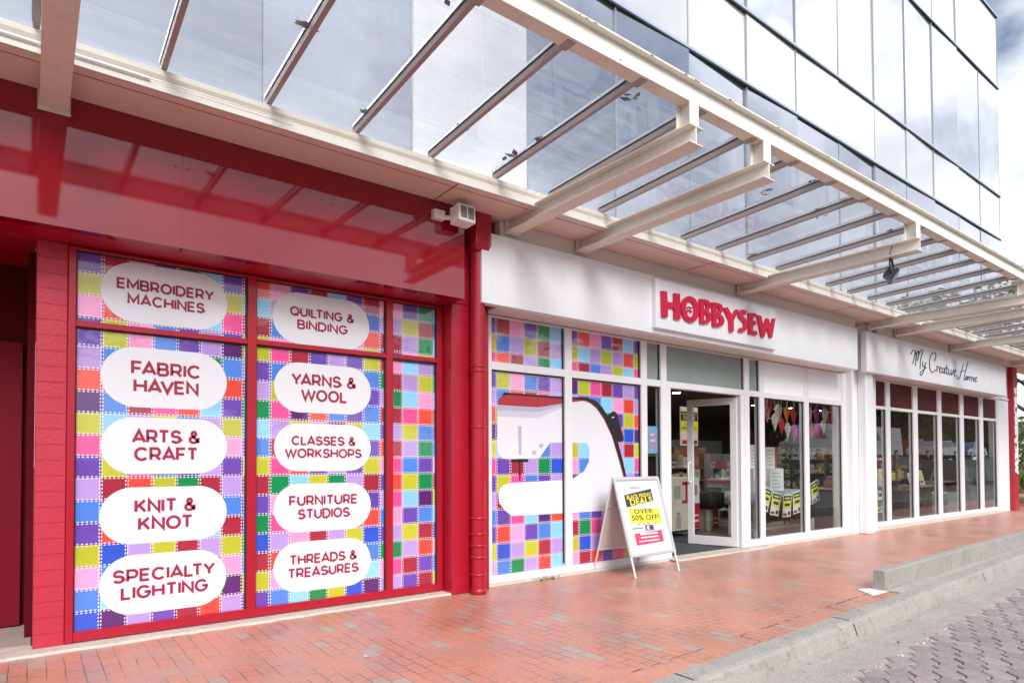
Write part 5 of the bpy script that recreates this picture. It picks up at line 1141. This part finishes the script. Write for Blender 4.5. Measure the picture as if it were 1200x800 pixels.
def tree(x, y, h, r, n, label, seed, grp=None, ls=(.12, .26)):
    rr = random.Random(seed); t = empty('tree', (x, y, 0), label, 'tree', grp)
    b = MB(); b.tube([(x, y, -.3), (x+.08, y, h*.3), (x-.05, y+.1, h*.55), (x, y, h*.8)], [.2*h/7, .15*h/7, .10*h/7, .03], 10)
    for k in range(7):
        a = k*2.4; z = h*(.32+.06*k); b.tube([(x, y, z), (x+math.cos(a)*r*.4, y+math.sin(a)*r*.4, z+h*.10), (x+math.cos(a)*r*.75, y+math.sin(a)*r*.75, z+h*.2)], [.08*h/7, .05*h/7, .015], 6)
    b.build('trunk', m_bark, t); b = MB(); foliage_mb(b, (x, y, h*.68), r, r, h*.34, n, ls[0], ls[1], rr); b.build('crown', [m_leafd, m_leafl], t); return t
tree(28.6, 1.0, 7.5, 3.0, 5200, 'dark leafy tree beyond the red corner post', 3, ls=(.06, .14))
HG = empty('hedge', (36, 3.5, 0), 'clipped dark green hedge behind the tree beyond the corner', 'hedge')
b = MB(); rr = random.Random(8)
for i in range(9000):
    p_ = Vector((rr.uniform(32, 46), rr.uniform(2.2, 6.0), rr.uniform(.2, 3.3))); s_ = rr.uniform(.06, .13); a = Vector((rr.gauss(0, 1), rr.gauss(0, 1), rr.gauss(0, 1))).normalized()*s_; e = a.cross(Vector((rr.gauss(0, 1), rr.gauss(0, 1), 1))).normalized()*s_*.5; b.poly([p_-a, p_-e, p_+a, p_+e], rr.randrange(2))
b.build('foliage', [m_leafd, m_leafl], HG)
GP = empty('grass_plant', (25.5, .5, 0), 'bright green strap-leaved plant behind the low wall past the red post', 'plant')
b = MB(); rr = random.Random(5)
for i in range(900):
    bx_, by_ = rr.uniform(24.2, 29.5), rr.uniform(.2, 2.0); a = rr.uniform(0, 6.28); l_ = rr.uniform(.45, .95); d = Vector((math.cos(a), math.sin(a), 0)); e = Vector((-d.y, d.x, 0))*.02; p0_ = Vector((bx_, by_, .35))
    p1_ = p0_+d*l_*.35+Vector((0, 0, l_*.75)); p2_ = p0_+d*l_*.9+Vector((0, 0, l_*.7))
    b.poly([p0_-e, p0_+e, p1_+e, p1_-e], 0); b.poly([p1_-e, p1_+e, p2_], 0)
b.build('leaves', [pm('strap_leaf', (.14, .24, .05), .5, .35, 2)], GP)
b = MB(); b.box(23.4, 32, -.35, -.1, 0, .45); tag(b.build('planter_wall', m_conc, None, .01), 'low grey planter wall past the red corner post', 'wall')
# ------------------------------------------------------------------ across the street (seen in reflections)
b = MB(); b.poly([(-60, -60, 1.45), (120, -60, 1.45), (120, -11.5, 1.45), (-60, -11.5, 1.45)]); b.poly([(-60, -11.5, 1.45), (120, -11.5, 1.45), (120, -10.9, -.14), (-60, -10.9, -.14)]); struct('car_park', b, pm('asphalt', (.06, .06, .062), .9, .2, 2))
m_tyre = pm('tyre', (.015, .015, .016), .85); m_rim = pm('rim', (.5, .5, .52), .3, metal=.8); m_cglass = pm('car_glass', (.03, .05, .07), .05, spec=.8); m_lampw = pm('headlight', (.7, .7, .72), .1)
def car(name, x, y, z, prof, glassp, col, label, cat, L_=4.4, W_=1.75):
    t = empty(name, (x, y, z), label, cat, 'vehicles parked across the street')
    m_body = pm('car_paint', col, .25, .03, coat=.8)
    b = MB(); half = W_/2; n_ = len(prof)
    def ring(s_): return [Vector((x+px_*L_, y+s_*half*(1 if pz < .85 else .86), z+pz)) for px_, pz in prof]
    A, B = ring(-1), ring(1); b.poly(A[::-1]); b.poly(B)
    for i in range(n_): b.poly([A[i], A[(i+1) % n_], B[(i+1) % n_], B[i]])
    b.build('body', m_body, t, .05, 3)
    for gp_ in glassp:
        for s_ in (-1, 1):
            b = MB(); q = [Vector((x+px_*L_, y+s_*(half*.88+.035-(pz-.9)*.05), z+pz)) for px_, pz in gp_]; b.prism(q if s_ < 0 else q[::-1], (0, .02*-s_, 0)); b.build('side_window', m_cglass, t)
    for px_ in (-.31, .31):
        for s_ in (-1, 1):
            b = MB(); b.lathe([(0, -.1), (.2, -.1), (.3, -.09), (.32, -.05), (.32, .05), (.3, .09), (.2, .1), (0, .1)], (x+px_*L_, y+s_*(half-.08), z+.32), 18, 0, 'Y'); wh = b.build('wheel', m_tyre, t)
            b = MB(); b.lathe([(0, -.012), (.19, -.012), (.2, .0), (.19, .012), (0, .012)], (x+px_*L_, y+s_*(half+.022), z+.32), 18, 0, 'Y'); b.build('rim', m_rim, wh)
    return t
sedan = [(-.5, .35), (-.5, .72), (-.47, .80), (-.26, .90), (-.13, 1.38), (.2, 1.42), (.36, .98), (.49, .92), (.5, .35)]
sg = [[(-.22, .93), (-.115, 1.33), (.02, 1.36), (.02, .95)], [(.035, .95), (.035, 1.36), (.185, 1.36), (.31, .98)]]
vanp = [(-.5, .3), (-.5, .9), (-.46, 1.05), (-.37, 1.15), (-.27, 1.95), (-.22, 2.05), (.5, 2.05), (.5, .3)]
vg = [[(-.33, 1.2), (-.26, 1.85), (-.12, 1.85), (-.12, 1.2)], [(-.10, 1.2), (-.10, 1.85), (.12, 1.85), (.12, 1.2)]]
car('van', 36.5, -13.2, 1.45, vanp, vg, (.75, .75, .76), 'white van parked across the street, mirrored in the sewing shop window', 'van', 5.0, 1.95)
car('van', 42.8, -13.0, 1.45, vanp, vg, (.78, .78, .78), 'white van parked across the street, mirrored in the first far shop window', 'van', 5.0, 1.95)
car('parked_car', 48.2, -13.0, 1.45, sedan, sg, (.30, .02, .04), 'dark red car parked across the street, mirrored in the far shop windows', 'car')
car('parked_car', 53.6, -13.1, 1.45, sedan, sg, (.5, .52, .55), 'silver car parked across the street, mirrored in the far shop windows', 'car')
car('parked_car', 59.2, -13.0, 1.45, sedan, sg, (.10, .2, .4), 'blue car parked across the street, mirrored in the far shop windows', 'car')
t0 = tree(8, -24, 8, 4.2, 2600, 'broad green tree across the street', 31, 'trees across the street', (.2, .45))
for k, (x, y, s_) in enumerate([(-14, -26, 1.1), (-3, -29, .9), (19, -27, 1.0), (30, -24, .85), (38, -22, 1.5), (47, -23, 1.7), (56, -21, 1.6), (65, -23, 1.8), (75, -22, 1.7), (86, -24, 1.9), (98, -23, 1.8)]):
    c = copy_tree(t0); c.location = (x, y, .3); c.rotation_euler = (0, 0, k*1.3); c.scale = (s_,)*3

tb = tree(30, -20, 9, 3.6, 5200, 'dense bushy tree added behind the parked cars to darken the window reflections', 77, 'tree row added behind the parked cars', (.25, .5))  # out-of-view row added as a dark mass for the windows to mirror
for ch in tb.children:
    if ch.name.startswith('crown'):
        for v in ch.data.vertices: v.co.z = .9+(v.co.z-2.6)*1.15 if v.co.z > 2.6 else .9+abs(v.co.z-2.6)*.3
for k in range(17):
    c = copy_tree(tb); c.location = (34.5+k*4.7, -19.5-(k % 3), .4); c.rotation_euler = (0, 0, k*2.1); c.scale = (1.0+.12*(k % 4),)*3
